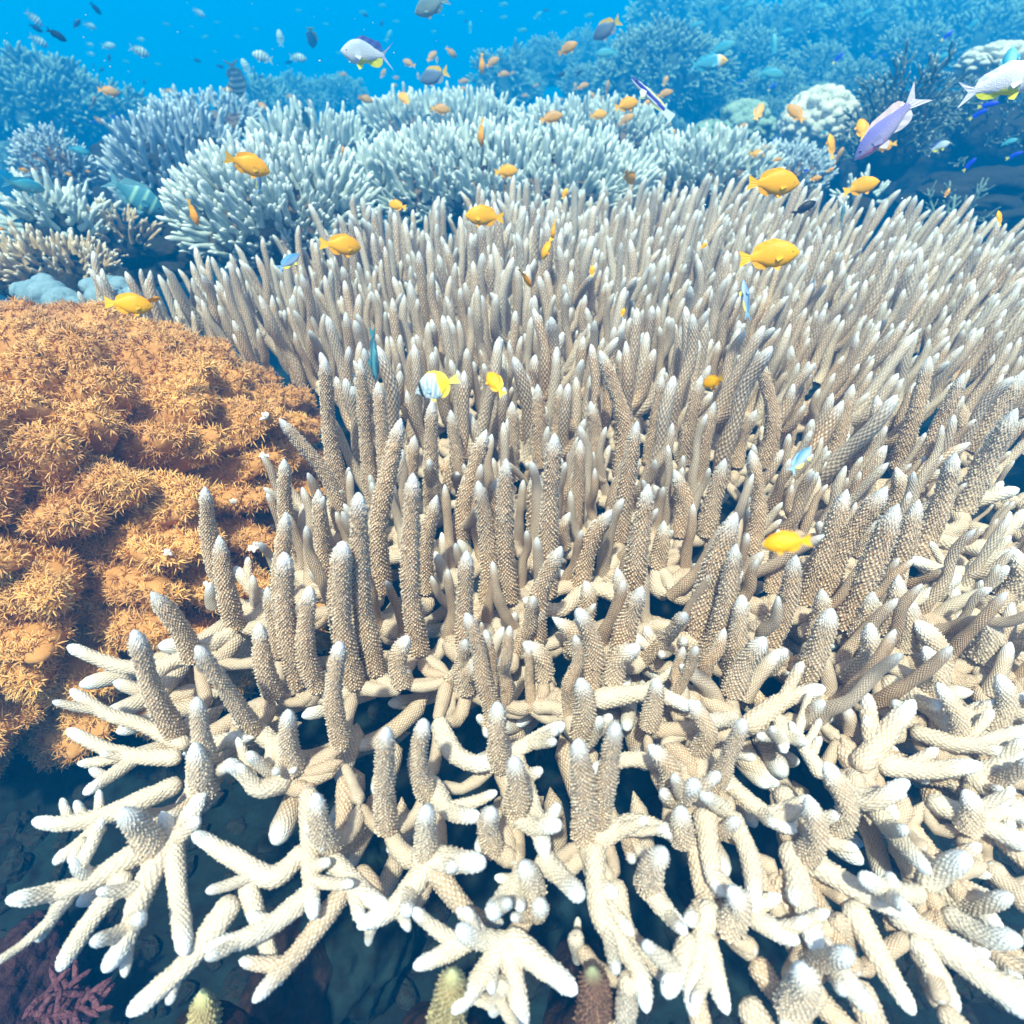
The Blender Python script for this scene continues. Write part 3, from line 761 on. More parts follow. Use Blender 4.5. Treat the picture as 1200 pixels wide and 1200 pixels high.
for k in range(NT):
    a = ang[k] + jit[:, k]
    rd = ax * np.cos(a)[:, None] + ay * np.sin(a)[:, None]; sd = np.cross(pn, rd); L = (sz * lj[:, k])[:, None]
    p0 = pp - pn * .001
    p1 = pp + pn * L * .62 + rd * L * .42
    p2 = pp + pn * L * (.80 + .35 * rng.uniform(-1, 1, (NP, 1))) + rd * L * .95
    w0, w1, w2 = .0006, .0008, .0002
    for q, (p, w) in enumerate(((p0, w0), (p1, w1), (p2, w2))):
        V[:, k, q * 2] = p - sd * w; V[:, k, q * 2 + 1] = p + sd * w
        K[:, k, q * 2:q * 2 + 2, 0] = (0, .25, 1)[q]
    K[:, k, :, 2] = hue[:, None]
n_ = NP * NT; b_ = (np.arange(n_) * 6)[:, None, None]
Qp = np.array([[0, 1, 3, 2], [2, 3, 5, 4]])[None] + b_
g = Geo(); g.add(V.reshape(-1, 3), Qp.reshape(-1, 4), None, K.reshape(-1, 4)); tag(g.obj('polyps', M_poly, orange), kind='stuff')
# a few closed white polyp heads
for px, py, r_ in ((94, 708, .011), (238, 690, .011), (302, 650, .010), (312, 498, .009), (310, 532, .008), (268, 588, .006), (203, 640, .007), (320, 615, .008)):
    d = ray(px, py); best = None
    PW = PV[(PV - CAM) @ FWD > 0]
    q = PW - CAM; t = (q @ d) / (d @ d); dist = np.linalg.norm(q - t[:, None] * d, axis=1)
    c_ = np.where(dist < .012)[0]
    if len(c_) == 0: continue
    k = c_[np.argmin(t[c_])]; p = PW[k] + [0, -.006, .008]
    gg = Geo()
    for a in range(9):
        dv = np.array([rnd.gauss(0, .7), rnd.gauss(-.3, .6), abs(rnd.gauss(.6, .4))]); dv /= np.linalg.norm(dv)
        tube(gg, [p, p + dv * r_ * .5, p + dv * r_], .0026, tip=1.2, cols=7, rows=4, seed=a)
    gg.obj('closed_polyp', M_wp, orange)

# ------------------------------------------------------------------ corals behind
def family(L, r, kind, n=5, sd=0):
    """meshes of one kind of branch: finger or twig with side branches; returned as (relief meshes' geos, low arrays)"""
    hi = []; lo = []
    R = random.Random(sd)
    for k in range(n):
        Lk = L * R.uniform(.8, 1.15)
        P = finger_path(Lk, R.uniform(.05, .3), .02, sd * 10 + k)
        jobs = [(P, r)]
        if kind == 'fork':
            for b in range(R.randint(1, 3)):
                f = R.uniform(.15, .6); q = smooth_path(P, 20)[int(f * 19)]; a = R.uniform(0, 6.28); l2 = Lk * (1 - f) * R.uniform(.55, .85)
                jobs.append(([q, q + np.array([math.cos(a) * .35, math.sin(a) * .35, .3]) * l2, q + np.array([math.cos(a) * .55, math.sin(a) * .55, .85]) * l2], r * .85))
        if kind == 'tuft':
            for b in range(5):
                f = .1 + .1 * b; q = smooth_path(P, 20)[int(f * 19)]; a = b * 2.4 + R.uniform(-.4, .4); l2 = Lk * R.uniform(.5, .75)
                jobs.append(([q, q + np.array([math.cos(a) * .5, math.sin(a) * .5, .4]) * l2 * .6, q + np.array([math.cos(a) * .7, math.sin(a) * .7, .75]) * l2], r * .8))
        if kind == 'twig':
            for b in range(7):
                f = .2 + .11 * b; q = smooth_path(P, 20)[int(f * 19)]; a = b * 2.4 + R.uniform(-.4, .4); l2 = Lk * R.uniform(.22, .42)
                jobs.append(([q, q + np.array([math.cos(a) * .6, math.sin(a) * .6, .3]) * l2 * .6, q + np.array([math.cos(a) * .75, math.sin(a) * .75, .75]) * l2], r * .7))
        gh = Geo(); gl = Geo()
        for q_, (PP, rr) in enumerate(jobs):
            tube(gh, PP, rr, uvs=.45, wob=.1, cols=12, rows=9, tip=2.2, taper=.75, seed=k * 9 + q_, tip_len=.2, hue=R.random())
            tube(gl, PP, rr, uvs=.45, wob=.1, cols=4 if kind == 'tuft' else 6, rows=3 if kind == 'tuft' else 5, tip=2.2, taper=.75, seed=k * 9 + q_, tip_len=.2, hue=R.random())
        hi.append(gh); lo.append(gl.arrays())
    return hi, lo
FAM = {}
def fam(key, L, r, kind, sd, n=5):
    FAM[key] = family(L, r, kind, n, sd)
fam('finger', .115, .0112, 'plain', 1); fam('fork', .115, .0104, 'fork', 2); fam('fine', .06, .0065, 'fork', 3)
fam('twig', .14, .0055, 'twig', 4); fam('bush', .18, .010, 'twig', 5, 4); fam('short', .08, .008, 'fork', 6)
fam('tuft', .10, .010, 'tuft', 7, 6)
MESHC = {}
def colony(name, label, x0, x1, top, bot, Y, key, mat, spacing, scale=1.0, upb=.9, n_parts=40, group='branching corals', depth=.8, core=M_core, lean=0, cat='coral', part='branch', flat=.62, lump=.10, sd=None):
    """a domed colony: core, its branches (the nearest as parts, the rest joined); placed from its extent in the photograph at depth Y"""
    sd = sd if sd is not None else int(x0 + x1 * 3 + top * 7) % 9973
    R = random.Random(sd); N_ = np.random.default_rng(sd)
    a = at_depth(x0, (top + bot) / 2, Y); b = at_depth(x1, (top + bot) / 2, Y)
    zt = at_depth((x0 + x1) / 2, top, Y)[2]; zb = at_depth((x0 + x1) / 2, bot, Y)[2]
    flen = {'finger': .105, 'fork': .105, 'fine': .05, 'twig': .14, 'bush': .18, 'short': .07, 'tuft': .08}[key] * scale
    c = (a + b) / 2; rx = max(.04, (b[0] - a[0]) / 2 - flen * .55); rz = max(.03, (zt - zb) * flat - flen * .3)
    ry = rx * depth if rx * depth < .9 else .9
    cz = zt - flen * .92 - rz
    ctr = np.array([c[0], Y + ry * .55, cz])
    root = empty(name, (ctr[0], ctr[1], cz - rz), label, cat, group)
    g = Geo(); g.add(*blob(ctr - [0, 0, .02], (rx * .84, ry * .84, rz * .84), 30, .35, min(lump, .15), sd, n=22)); g.obj('base', core, root)
    # even points over the upper part of the ellipsoid
    area = 2 * math.pi * ((rx * ry) ** 1.6 / 3 + (rx * rz) ** 1.6 / 3 + (ry * rz) ** 1.6 / 3) ** (1 / 1.6) * 1.35
    n = int(area / spacing ** 2); n = max(6, min(n, 3200))
    k = np.arange(n) + .5; z = 1 - 1.45 * k / n; ph = k * 2.399963 + N_.normal(0, .5 / math.sqrt(n) * 2, n)
    rr = np.sqrt(np.clip(1 - z * z, 0, 1)); D = np.stack([rr * np.cos(ph), rr * np.sin(ph), z], 1); D += N_.normal(0, .5 / math.sqrt(n), D.shape); D /= np.linalg.norm(D, axis=1)[:, None]
    P = ctr + D * np.array([rx, ry, rz]) * .90
    P[:, 2] += (fbm(P * 6 / max(.3, rx), 3, sd) - .5) * rz * .5
    NN = D / np.array([rx, ry, rz]); NN /= np.linalg.norm(NN, axis=1)[:, None]
    d_ = NN + [lean, 0, upb] + N_.normal(0, .16, D.shape)
    hi, lo = FAM[key]
    vis = np.where((((CAM - P) * NN).sum(1) > -.25 * np.linalg.norm(CAM - P, axis=1)) & (D[:, 1] < .35))[0]
    own = set(vis[np.argsort(np.linalg.norm(P[vis] - CAM, axis=1))][:n_parts].tolist()) if n_parts else set()
    T = []
    for i in range(n):
        M = orient(d_[i], R.uniform(0, 6.28), scale * R.uniform(.72, 1.15) * (1 if D[i, 2] > -.05 else .8), P[i])
        v = R.randrange(len(hi))
        if i in own:
            mk = (key, mat.name, v)
            if mk not in MESHC: MESHC[mk] = hi[v].mesh('branch', mat)
            o = bpy.data.objects.new(part, MESHC[mk]); C.objects.link(o); o.parent = root
            o.matrix_parent_inverse = Matrix.Translation(-root.location); o.matrix_basis = Matrix(M.tolist())
        else: T.append((v, M))
    if T:
        g = Geo(); join_instances(g, lo, T)
        tag(g.obj('far_branches' if n_parts else 'branches', mat, root), kind='stuff')
    return root

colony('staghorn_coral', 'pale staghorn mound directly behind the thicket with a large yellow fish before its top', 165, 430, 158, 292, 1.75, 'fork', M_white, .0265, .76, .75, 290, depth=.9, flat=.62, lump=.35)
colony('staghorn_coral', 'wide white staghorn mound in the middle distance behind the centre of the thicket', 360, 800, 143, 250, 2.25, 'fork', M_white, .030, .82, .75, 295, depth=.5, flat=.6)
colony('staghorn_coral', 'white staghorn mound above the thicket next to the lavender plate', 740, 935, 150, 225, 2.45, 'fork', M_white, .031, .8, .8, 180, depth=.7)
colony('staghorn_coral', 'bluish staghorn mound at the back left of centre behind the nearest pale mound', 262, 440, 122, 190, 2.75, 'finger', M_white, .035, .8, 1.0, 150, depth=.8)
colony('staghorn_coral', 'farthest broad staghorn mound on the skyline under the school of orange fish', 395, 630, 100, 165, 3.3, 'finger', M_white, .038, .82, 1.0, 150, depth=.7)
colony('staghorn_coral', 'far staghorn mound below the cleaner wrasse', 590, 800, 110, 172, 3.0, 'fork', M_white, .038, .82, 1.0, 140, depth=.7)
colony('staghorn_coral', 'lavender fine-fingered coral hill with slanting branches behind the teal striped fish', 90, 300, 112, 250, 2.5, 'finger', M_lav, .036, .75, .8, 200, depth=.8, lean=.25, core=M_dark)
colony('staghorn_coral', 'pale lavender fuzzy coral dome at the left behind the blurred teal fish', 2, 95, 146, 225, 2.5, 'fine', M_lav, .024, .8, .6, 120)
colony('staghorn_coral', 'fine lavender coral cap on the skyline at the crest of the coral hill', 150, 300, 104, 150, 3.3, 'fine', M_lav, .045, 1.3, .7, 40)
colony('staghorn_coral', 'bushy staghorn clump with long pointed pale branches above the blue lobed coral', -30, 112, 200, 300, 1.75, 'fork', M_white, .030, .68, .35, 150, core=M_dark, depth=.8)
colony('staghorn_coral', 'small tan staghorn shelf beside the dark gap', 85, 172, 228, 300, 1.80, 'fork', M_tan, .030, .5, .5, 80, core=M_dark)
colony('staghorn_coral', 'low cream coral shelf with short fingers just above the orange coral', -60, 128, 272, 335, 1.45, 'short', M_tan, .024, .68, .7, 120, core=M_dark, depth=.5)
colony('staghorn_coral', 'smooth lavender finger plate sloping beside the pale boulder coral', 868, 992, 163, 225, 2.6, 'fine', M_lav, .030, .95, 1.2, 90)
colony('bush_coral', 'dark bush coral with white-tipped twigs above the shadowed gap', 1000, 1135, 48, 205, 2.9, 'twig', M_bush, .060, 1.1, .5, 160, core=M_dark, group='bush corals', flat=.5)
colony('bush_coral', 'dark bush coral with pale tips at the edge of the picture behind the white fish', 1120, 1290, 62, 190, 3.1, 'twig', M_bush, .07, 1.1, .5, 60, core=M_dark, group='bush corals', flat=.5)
colony('bush_coral', 'small white-tipped coral tuft on the dark rim next to the yellow fish', 985, 1052, 200, 238, 2.2, 'short', M_white, .045, .8, .6, 14, core=M_dark, group='bush corals')
colony('bush_coral', 'small bluish coral tuft rising behind the thicket rim', 1085, 1180, 206, 250, 2.25, 'twig', M_algae, .055, .8, .6, 14, core=M_dark, group='bush corals')
colony('bush_coral', 'large dark domed bush coral behind the cleaner wrasse', 700, 870, 14, 150, 6.2, 'tuft', M_algae, .075, 1.4, .3, 140, core=M_greencore, group='bush corals', flat=.5)
colony('bush_coral', 'tall blue-green bush coral at the far left of the reef', -60, 110, 52, 190, 5.6, 'tuft', M_algae, .085, 1.6, .3, 120, core=M_greencore, group='bush corals', flat=.5)
colony('bush_coral', 'rounded bush coral at the far left beside the taller one', 85, 165, 86, 160, 5.8, 'tuft', M_algae, .085, 1.4, .3, 30, core=M_greencore, group='bush corals')
colony('bush_coral', 'hazy low dome coral behind the striped fish pair', 250, 345, 82, 150, 7.0, 'tuft', M_algae, .11, 1.7, .3, 0, core=M_greencore, group='bush corals')
colony('bush_coral', 'hazy blue bush coral over the skyline mound in the centre', 545, 625, 44, 120, 7.6, 'tuft', M_algae, .11, 1.7, .3, 0, core=M_greencore, group='bush corals')

# massive corals and rocks
def massive(name, label, cat, px, py, rpx, Y, mat, lumps, lr, amp, group, sq=.8, n=40, noise=.06, base=None):
    p = at_depth(px, py, Y); w = (p - CAM) @ FWD; r = rpx * w / F
    root = empty(name, p - [0, 0, r * sq], label, cat, group)
    g = Geo(); g.add(*blob(p, (r / (1 + amp * .7), r / (1 + amp * .7), r * sq / (1 + amp * .7)), lumps, lr, amp, int(px), n=n, noise=noise)); g.obj('crust', mat, root)
    if base is None:
        z0 = float(bed_z(np.array([p[0]]), np.array([p[1]]))[0]) - .1
        g = Geo(); g.add(*blob(((p[0]), p[1] + .02, (z0 + p[2]) / 2 - r * .1), (r * .75, r * .75, max(.05, (p[2] - z0) / 2)), 20, .4, .2, int(px) + 1, n=18)); g.obj('foot', M_dark, root)
    return root
massive('boulder_coral', 'pale knobbly boulder coral beside the dark white-tipped bush', 'coral', 958, 150, 42, 3.3, M_pale, 340, .15, .26, 'boulder corals', .95, 64)
massive('boulder_coral', 'smaller greenish knobbly boulder coral above the white staghorn mound', 'coral', 872, 150, 34, 3.7, M_tealrock, 200, .19, .26, 'boulder corals', .8, 48)
massive('boulder_coral', 'dim green boulder coral low behind the smaller knobbly one', 'coral', 832, 160, 22, 3.9, M_tealrock, 60, .3, .16, 'boulder corals', .8, 30)
massive('boulder_coral', 'pale leafy boulder coral high at the right edge of the reef', 'coral', 1175, 78, 46, 3.6, M_pale, 240, .16, .32, 'boulder corals', .5, 60)
def lobed(label, pts, Y):
    c = at_depth(pts[0][0], pts[0][1], Y)
    root = empty('lobed_coral', c - [0, 0, .06], label, 'coral', 'blue lobed corals')
    for px, py, rp in pts:
        p = at_depth(px, py, Y + (py - pts[0][1]) * -.004); r = rp * ((p - CAM) @ FWD) / F
        g = Geo(); g.add(*blob(p - [0, 0, r * .3], (r * 1.05, r, r), 14, .5, .10, int(px * 3 + py), n=22, noise=.05)); g.obj('lobe', M_blue, root)
    z0 = -.55
    g = Geo(); g.add(*blob((c[0], c[1] + .06, (z0 + c[2]) / 2 - .05), (.09, .09, (c[2] - z0) / 2), 20, .4, .2, 3, n=18)); g.obj('foot', M_dark, root)
lobed('smooth blue lobed coral between the cream shelf and the orange coral', [(55, 342, 20), (36, 340, 16), (72, 350, 19), (50, 330, 12), (88, 358, 13), (22, 338, 10)], 1.30)
lobed('smooth blue lobed coral half behind the first thicket fingers next to the dark gap', [(122, 334, 17), (104, 333, 10), (140, 336, 15), (115, 345, 14), (134, 350, 16), (154, 346, 12)], 1.34)

# dark reef wall under the bush corals and the broken slope behind
def rockmass(name, label, px, py, rx, rz, Y, mat, sd, n=40, ry=None, cat='rock', group='reef rocks', amp=.35):
    p = at_depth(px, py, Y) if Y > .3 else on_plane(px, py, -.34); w = (p - CAM) @ FWD; RX = rx * w / F; RZ = (rz * w / F) if Y > .3 else .06
    o_ = Geo(); o_.add(*blob(p, (RX, ry or RX * .6, RZ), 70, .32, amp, sd, n=n, noise=.25)); o = o_.obj(name, mat)
    return tag(o, label, cat, group)
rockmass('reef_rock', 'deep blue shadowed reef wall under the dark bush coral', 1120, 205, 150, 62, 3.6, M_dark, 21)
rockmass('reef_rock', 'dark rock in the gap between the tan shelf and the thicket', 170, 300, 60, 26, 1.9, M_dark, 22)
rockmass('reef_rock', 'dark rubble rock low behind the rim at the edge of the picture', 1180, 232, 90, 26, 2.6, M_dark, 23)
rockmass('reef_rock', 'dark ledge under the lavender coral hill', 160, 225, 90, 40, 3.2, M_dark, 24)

# bush corals scattered on the slope, one by one, dimmer with distance
slope = [(640, 70, 40, 6.5), (690, 96, 34, 5.4), (740, 128, 30, 4.9), (880, 60, 44, 5.8), (930, 30, 52, 6.6), (965, 78, 44, 5.4), (910, 100, 38, 4.7), (835, 118, 34, 4.6), (1010, 95, 40, 4.6),
         (1020, 28, 56, 6.4), (1085, 55, 46, 5.2), (1110, 14, 60, 6.6), (1170, 40, 56, 5.6), (1205, 8, 60, 6.4), (860, 20, 50, 7.2), (790, 6, 50, 7.6), (960, 118, 34, 4.4), (780, 150, 26, 4.3), (1060, 8, 50, 7.4), (980, 4, 46, 7.6),
         (690, 60, 40, 7.4), (610, 100, 30, 6.2), (60, 150, 36, 4.4), (140, 150, 34, 4.6), (10, 130, 40, 4.9), (20, 185, 30, 3.8), (340, 112, 36, 6.2), (395, 110, 34, 6.6), (1240, 60, 50, 5.4), (900, 130, 26, 4.2)]
words_ = ['round', 'broad', 'low', 'ragged', 'shaggy', 'small', 'wide', 'dense']
for k, (px, py, r_, Y) in enumerate(slope):
    Y = Y * 1.35
    rm = r_ * Y * .8 / F * 1.25
    colony('slope_coral', where('hazy bushy slope coral', px, py), px - r_, px + r_, py - r_ * .75, py + r_ * .75, Y, 'tuft', M_algae, rm * .17, rm * (2.6 + .3 * (k % 4)), .3, 0, core=M_greencore, group='bushy corals on the distant slope', flat=.5, sd=700 + k)

# rocks low under the front rim
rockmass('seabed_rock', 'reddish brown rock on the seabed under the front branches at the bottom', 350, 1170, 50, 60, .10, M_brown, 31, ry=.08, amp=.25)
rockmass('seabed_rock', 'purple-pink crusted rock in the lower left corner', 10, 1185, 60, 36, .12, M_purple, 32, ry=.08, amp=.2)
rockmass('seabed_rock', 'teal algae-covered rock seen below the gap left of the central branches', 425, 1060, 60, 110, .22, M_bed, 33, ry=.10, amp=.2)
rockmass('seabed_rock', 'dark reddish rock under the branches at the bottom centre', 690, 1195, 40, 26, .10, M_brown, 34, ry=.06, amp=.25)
# small purple branching weed in the corner
e_ = empty('purple_weed', on_plane(75, 1180, -.30), 'small purple-brown branching weed beside the purple rock in the corner', 'seaweed')
g = Geo(); b0 = on_plane(75, 1185, -.29)
M_weed = rock_mat('purple_weed_skin', (.12, .045, .06), (.20, .08, .10), (.08, .03, .05), 30)
for k in range(26):
    a = rnd.uniform(0, 6.28); q = b0 + np.array([rnd.uniform(-.03, .03), rnd.uniform(-.02, .02), 0]); d = np.array([math.cos(a), math.sin(a), rnd.uniform(.2, .8)]) * rnd.uniform(.02, .04)
    tube(g, [q, q + d * .5 + [0, 0, .005], q + d], .0035, cols=7, rows=6, seed=k)
tag(g.obj('twigs', M_weed, e_), kind='stuff')
g = Geo(); g.add(*blob(b0 - [0, 0, .01], (.02, .02, .015), 8, .5, .2, 4, n=10)); g.obj('holdfast', M_purple, e_)

# ------------------------------------------------------------------ fish
def fish_mat():
    m, n, l, b = nt('fish_skin')
    at = n.new('ShaderNodeVertexColor'); at.layer_name = 'look'
    oc = n.new('ShaderNodeTexCoord'); v = n.new('ShaderNodeTexVoronoi'); v.inputs['Scale'].default_value = 38; v.inputs['Randomness'].default_value = .5
    mp = n.new('ShaderNodeMapping'); mp.inputs['Scale'].default_value = (1, .3, 1.2); l.new(oc.outputs['Object'], mp.inputs['Vector']); l.new(mp.outputs[0], v.inputs['Vector'])
    f = math_(n, l, 'MULTIPLY', v.outputs['Distance'], .35, None, True)
    l.new(mixc(n, l, f, at.outputs[0], mixc(n, l, .5, at.outputs[0], (.25, .15, .05), 'MULTIPLY')), b.inputs['Base Color'])
    b.inputs['Roughness'].default_value = .42; b.inputs['Specular IOR Level'].default_value = .35
    bp = n.new('ShaderNodeBump'); bp.inputs['Strength'].default_value = .15; bp.inputs['Distance'].default_value = .01; l.new(v.outputs['Distance'], bp.inputs['Height']); l.new(bp.outputs[0], b.inputs['Normal'])
    return m
M_fish = fish_mat()
M_fin, n_, l_, b_n = nt('fish_fin')
at_ = n_.new('ShaderNodeVertexColor'); at_.layer_name = 'look'; l_.new(at_.outputs[0], b_n.inputs['Base Color']); b_n.inputs['Roughness'].default_value = .5
M_eye, n_, l_, b_n = nt('fish_eye')
at_ = n_.new('ShaderNodeVertexColor'); at_.layer_name = 'look'; l_.new(at_.outputs[0], b_n.inputs['Base Color']); b_n.inputs['Roughness'].default_value = .12

def mixv(a, b, t):
    t = np.clip(t, 0, 1)[..., None] if isinstance(t, np.ndarray) else t
    return np.asarray(a) * (1 - t) + np.asarray(b) * t
SPEC = {
 # top / bottom outline at s = 0 .1 .25 .45 .65 .85 1 ; width ratio ; tail fork, tail spread ; dorsal height ; colour
 'yellow': dict(top=[.005, .12, .21, .25, .215, .10, .055], bot=[.005, .09, .175, .21, .18, .08, .055], w=.42, fork=.05, spread=.14, dh=.055, col=lambda x, z: mixv((1.0, .48, .002), (1.0, .36, .001), (z - .03) * 5), fin=(.95, .42, .004), tail=(.95, .50, .008)),
 'amber':  dict(top=[.005, .10, .185, .22, .185, .09, .05], bot=[.005, .08, .155, .19, .16, .075, .05], w=.42, fork=.06, spread=.13, dh=.05, col=lambda x, z: mixv((.85, .42, .05), (.50, .30, .14), (z + .02) * 5), fin=(.85, .38, .05), tail=(.88, .44, .05)),
 'bluedam': dict(top=[.005, .10, .19, .23, .19, .09, .05], bot=[.005, .09, .17, .21, .18, .08, .05], w=.36, fork=.08, spread=.17, dh=.07, col=lambda x, z: mixv((.22, .30, .40), (.10, .18, .30), (z + .05) * 5), fin=(.90, .55, .04), tail=(.85, .60, .08), anal=(.35, .42, .50)),
 'grey':   dict(top=[.005, .10, .19, .23, .19, .09, .05], bot=[.005, .09, .17, .21, .18, .08, .05], w=.36, fork=.10, spread=.17, dh=.06, col=lambda x, z: mixv((.30, .42, .42), (.12, .24, .28), (z + .05) * 5), fin=(.18, .30, .34), tail=(.25, .38, .40)),
 'sergeant': dict(top=[.005, .10, .19, .225, .18, .08, .045], bot=[.005, .09, .17, .20, .16, .07, .045], w=.36, fork=.13, spread=.19, dh=.06, col=lambda x, z: np.where((np.cos((x + .02) * 38) > .72)[..., None] & (x < .36)[..., None], np.array((.30, .62, .50)), np.array((.05, .24, .34))), fin=(.10, .28, .36), tail=(.12, .32, .40)),
 'pale_sergeant': dict(top=[.005, .10, .19, .225, .18, .08, .045], bot=[.005, .09, .17, .20, .16, .07, .045], w=.36, fork=.13, spread=.19, dh=.06, col=lambda x, z: np.where((np.cos((x + .02) * 44) > 0)[..., None], np.array((.90, .92, .88)), np.array((.22, .36, .40))), fin=(.35, .5, .5), tail=(.45, .55, .55)),
 'silver': dict(top=[.005, .10, .19, .22, .16, .07, .04], bot=[.005, .09, .17, .19, .13, .06, .04], w=.36, fork=.20, spread=.22, dh=.08, col=lambda x, z: mixv(mixv((.70, .76, .82), (.38, .50, .62), (z + .02) * 5), (.85, .82, .05), np.where((z < -.10) & (x < .15), 1.0, 0.0)), fin=(.06, .10, .35), tail=(.50, .52, .70), anal=(.85, .80, .04)),
 'white':  dict(top=[.005, .10, .19, .22, .16, .08, .05], bot=[.005, .09, .17, .19, .13, .06, .04], w=.36, fork=.14, spread=.17, dh=.045, col=lambda x, z: mixv((.86, .86, .92), (.88, .86, .06), np.where((z < -.09) & (x < .2), 1.0, 0.0)), fin=(.80, .82, .90), tail=(.80, .80, .90), anal=(.85, .84, .05)),
 'anthias': dict(top=[.005, .075, .13, .155, .125, .07, .042], bot=[.005, .065, .115, .135, .11, .06, .042], w=.45, fork=.13, spread=.17, dh=.06, col=lambda x, z: mixv(mixv((.46, .42, .66), (.22, .22, .62), (z + .06) * 8), (.80, .22, .34), np.where(np.abs(z + .055 - (x - .35) * .12) < .012, 1.0, 0.0) * (x > .12)), fin=(.78, .62, .62), tail=(.70, .66, .72), anal=(.75, .68, .72)),
 'wrasse': dict(top=[.005, .042, .058, .062, .055, .045, .038], bot=[.005, .038, .052, .055, .05, .042, .036], w=.6, fork=.01, spread=.07, dh=.022, col=lambda x, z: mixv((.75, .84, .90), (.01, .02, .32), np.where((z > -.008 + (.35 - x) * -.012), 1.0, 0.0) * np.where(z > .045, .45, 1)), fin=(.55, .62, .25), tail=(.45, .60, .70)),
 'devil':  dict(top=[.005, .07, .12, .135, .11, .06, .04], bot=[.005, .06, .11, .125, .10, .055, .04], w=.5, fork=.05, spread=.11, dh=.04, col=lambda x, z: mixv((.01, .03, .80), (.01, .02, .55), (z + .02) * 6), fin=(.01, .05, .75), tail=(.75, .72, .10)),
 'black':  dict(top=[.005, .09, .165, .19, .15, .07, .045], bot=[.005, .08, .15, .17, .14, .065, .045], w=.40, fork=.10, spread=.15, dh=.05, col=lambda x, z: mixv((.012, .015, .03), (.01, .01, .02), z), fin=(.012, .015, .03), tail=(.012, .015, .03)),
 'sky':    dict(top=[.005, .08, .14, .16, .13, .065, .04], bot=[.005, .07, .13, .15, .12, .06, .04], w=.42, fork=.12, spread=.15, dh=.05, col=lambda x, z: mixv((.34, .46, .66), (.06, .26, .52), (z + .05) * 8), fin=(.14, .36, .58), tail=(.22, .42, .60), anal=(.80, .78, .10)),
 'teal':   dict(top=[.005, .085, .15, .17, .135, .065, .04], bot=[.005, .075, .14, .16, .13, .06, .04], w=.40, fork=.12, spread=.16, dh=.05, col=lambda x, z: mixv((.16, .52, .58), (.03, .30, .46), (z + .03) * 7), fin=(.05, .35, .50), tail=(.10, .42, .55)),
 'yellowface': dict(top=[.005, .085, .15, .17, .135, .065, .04], bot=[.005, .075, .14, .16, .13, .06, .04], w=.40, fork=.16, spread=.19, dh=.05, col=lambda x, z: np.where((x > .30)[..., None], np.array((.95, .55, .08)), np.where((x > .25)[..., None], np.array((.75, .80, .85)), mixv((.12, .48, .62), (.03, .30, .50), (z + .03) * 7))), fin=(.05, .35, .50), tail=(.10, .42, .58)),
 'butterfly': dict(top=[.005, .09, .22, .30, .27, .12, .045], bot=[.005, .07, .19, .27, .25, .11, .045], w=.25, fork=.02, spread=.10, dh=.05, col=lambda x, z: np.where((np.abs(x - .34) < .03)[..., None], np.array((.02, .02, .03)), np.where((x < -.04)[..., None], np.array((.90, .66, .03)), np.where((np.cos((x + z * .5) * 90) > .1)[..., None], np.array((.80, .86, .88)), np.array((.35, .50, .58))))), fin=(.85, .72, .08), tail=(.80, .72, .15)),
 'slate':  dict(top=[.005, .07, .12, .14, .115, .06, .035], bot=[.005, .06, .11, .13, .105, .055, .035], w=.45, fork=.10, spread=.12, dh=.04, col=lambda x, z: mixv((.10, .34, .40), (.03, .10, .16), (np.cos(z * 50))), fin=(.04, .16, .22), tail=(.06, .26, .32)),
}
SS = np.array([0, .1, .25, .45, .65, .85, 1])
def fin_geo(base, edge, col0, col1, th=.006, rows=3):
    """a fin between a base line and its free edge: rays give it a thickness that thins outward"""
    base = np.asarray(base, float); edge = np.asarray(edge, float); n = len(base)
    rws = []
    for k in range(rows):
        f = k / (rows - 1); rws.append((base * (1 - f) + edge * f, th * (1 - .8 * f), mixv(np.array(col0), np.array(col1), f)))
    g = Geo(); Vs = []; Ks = []
    for s_ in (1, -1):
        for P, t, c in rws:
            Vv = P.copy(); Vv[:, 1] = Vv[:, 1] + s_ * t * (1 + .5 * np.cos(np.arange(n) * math.pi)); Vs.append(Vv); Ks.append(np.tile([*c, 1], (n, 1)))
    V = np.concatenate(Vs); K = np.concatenate(Ks); Q = []
    for s_ in (0, 1):
        o = s_ * rows * n
        for r_ in range(rows - 1):
            for i in range(n - 1):
                q = [o + r_ * n + i, o + r_ * n + i + 1, o + (r_ + 1) * n + i + 1, o + (r_ + 1) * n + i]
                Q.append(q if s_ else q[::-1])
    m = rows * n
    for i in range(n - 1):
        a = (rows - 1) * n + i; Q.append([a, a + 1, m + a + 1, m + a])
    for e_ in (0, n - 1):
        for r_ in range(rows - 1):
            a = r_ * n + e_; Q.append([a, a + n, m + a + n, m + a])
    g.add(V, Q, None, K); return g
FISHM = {}
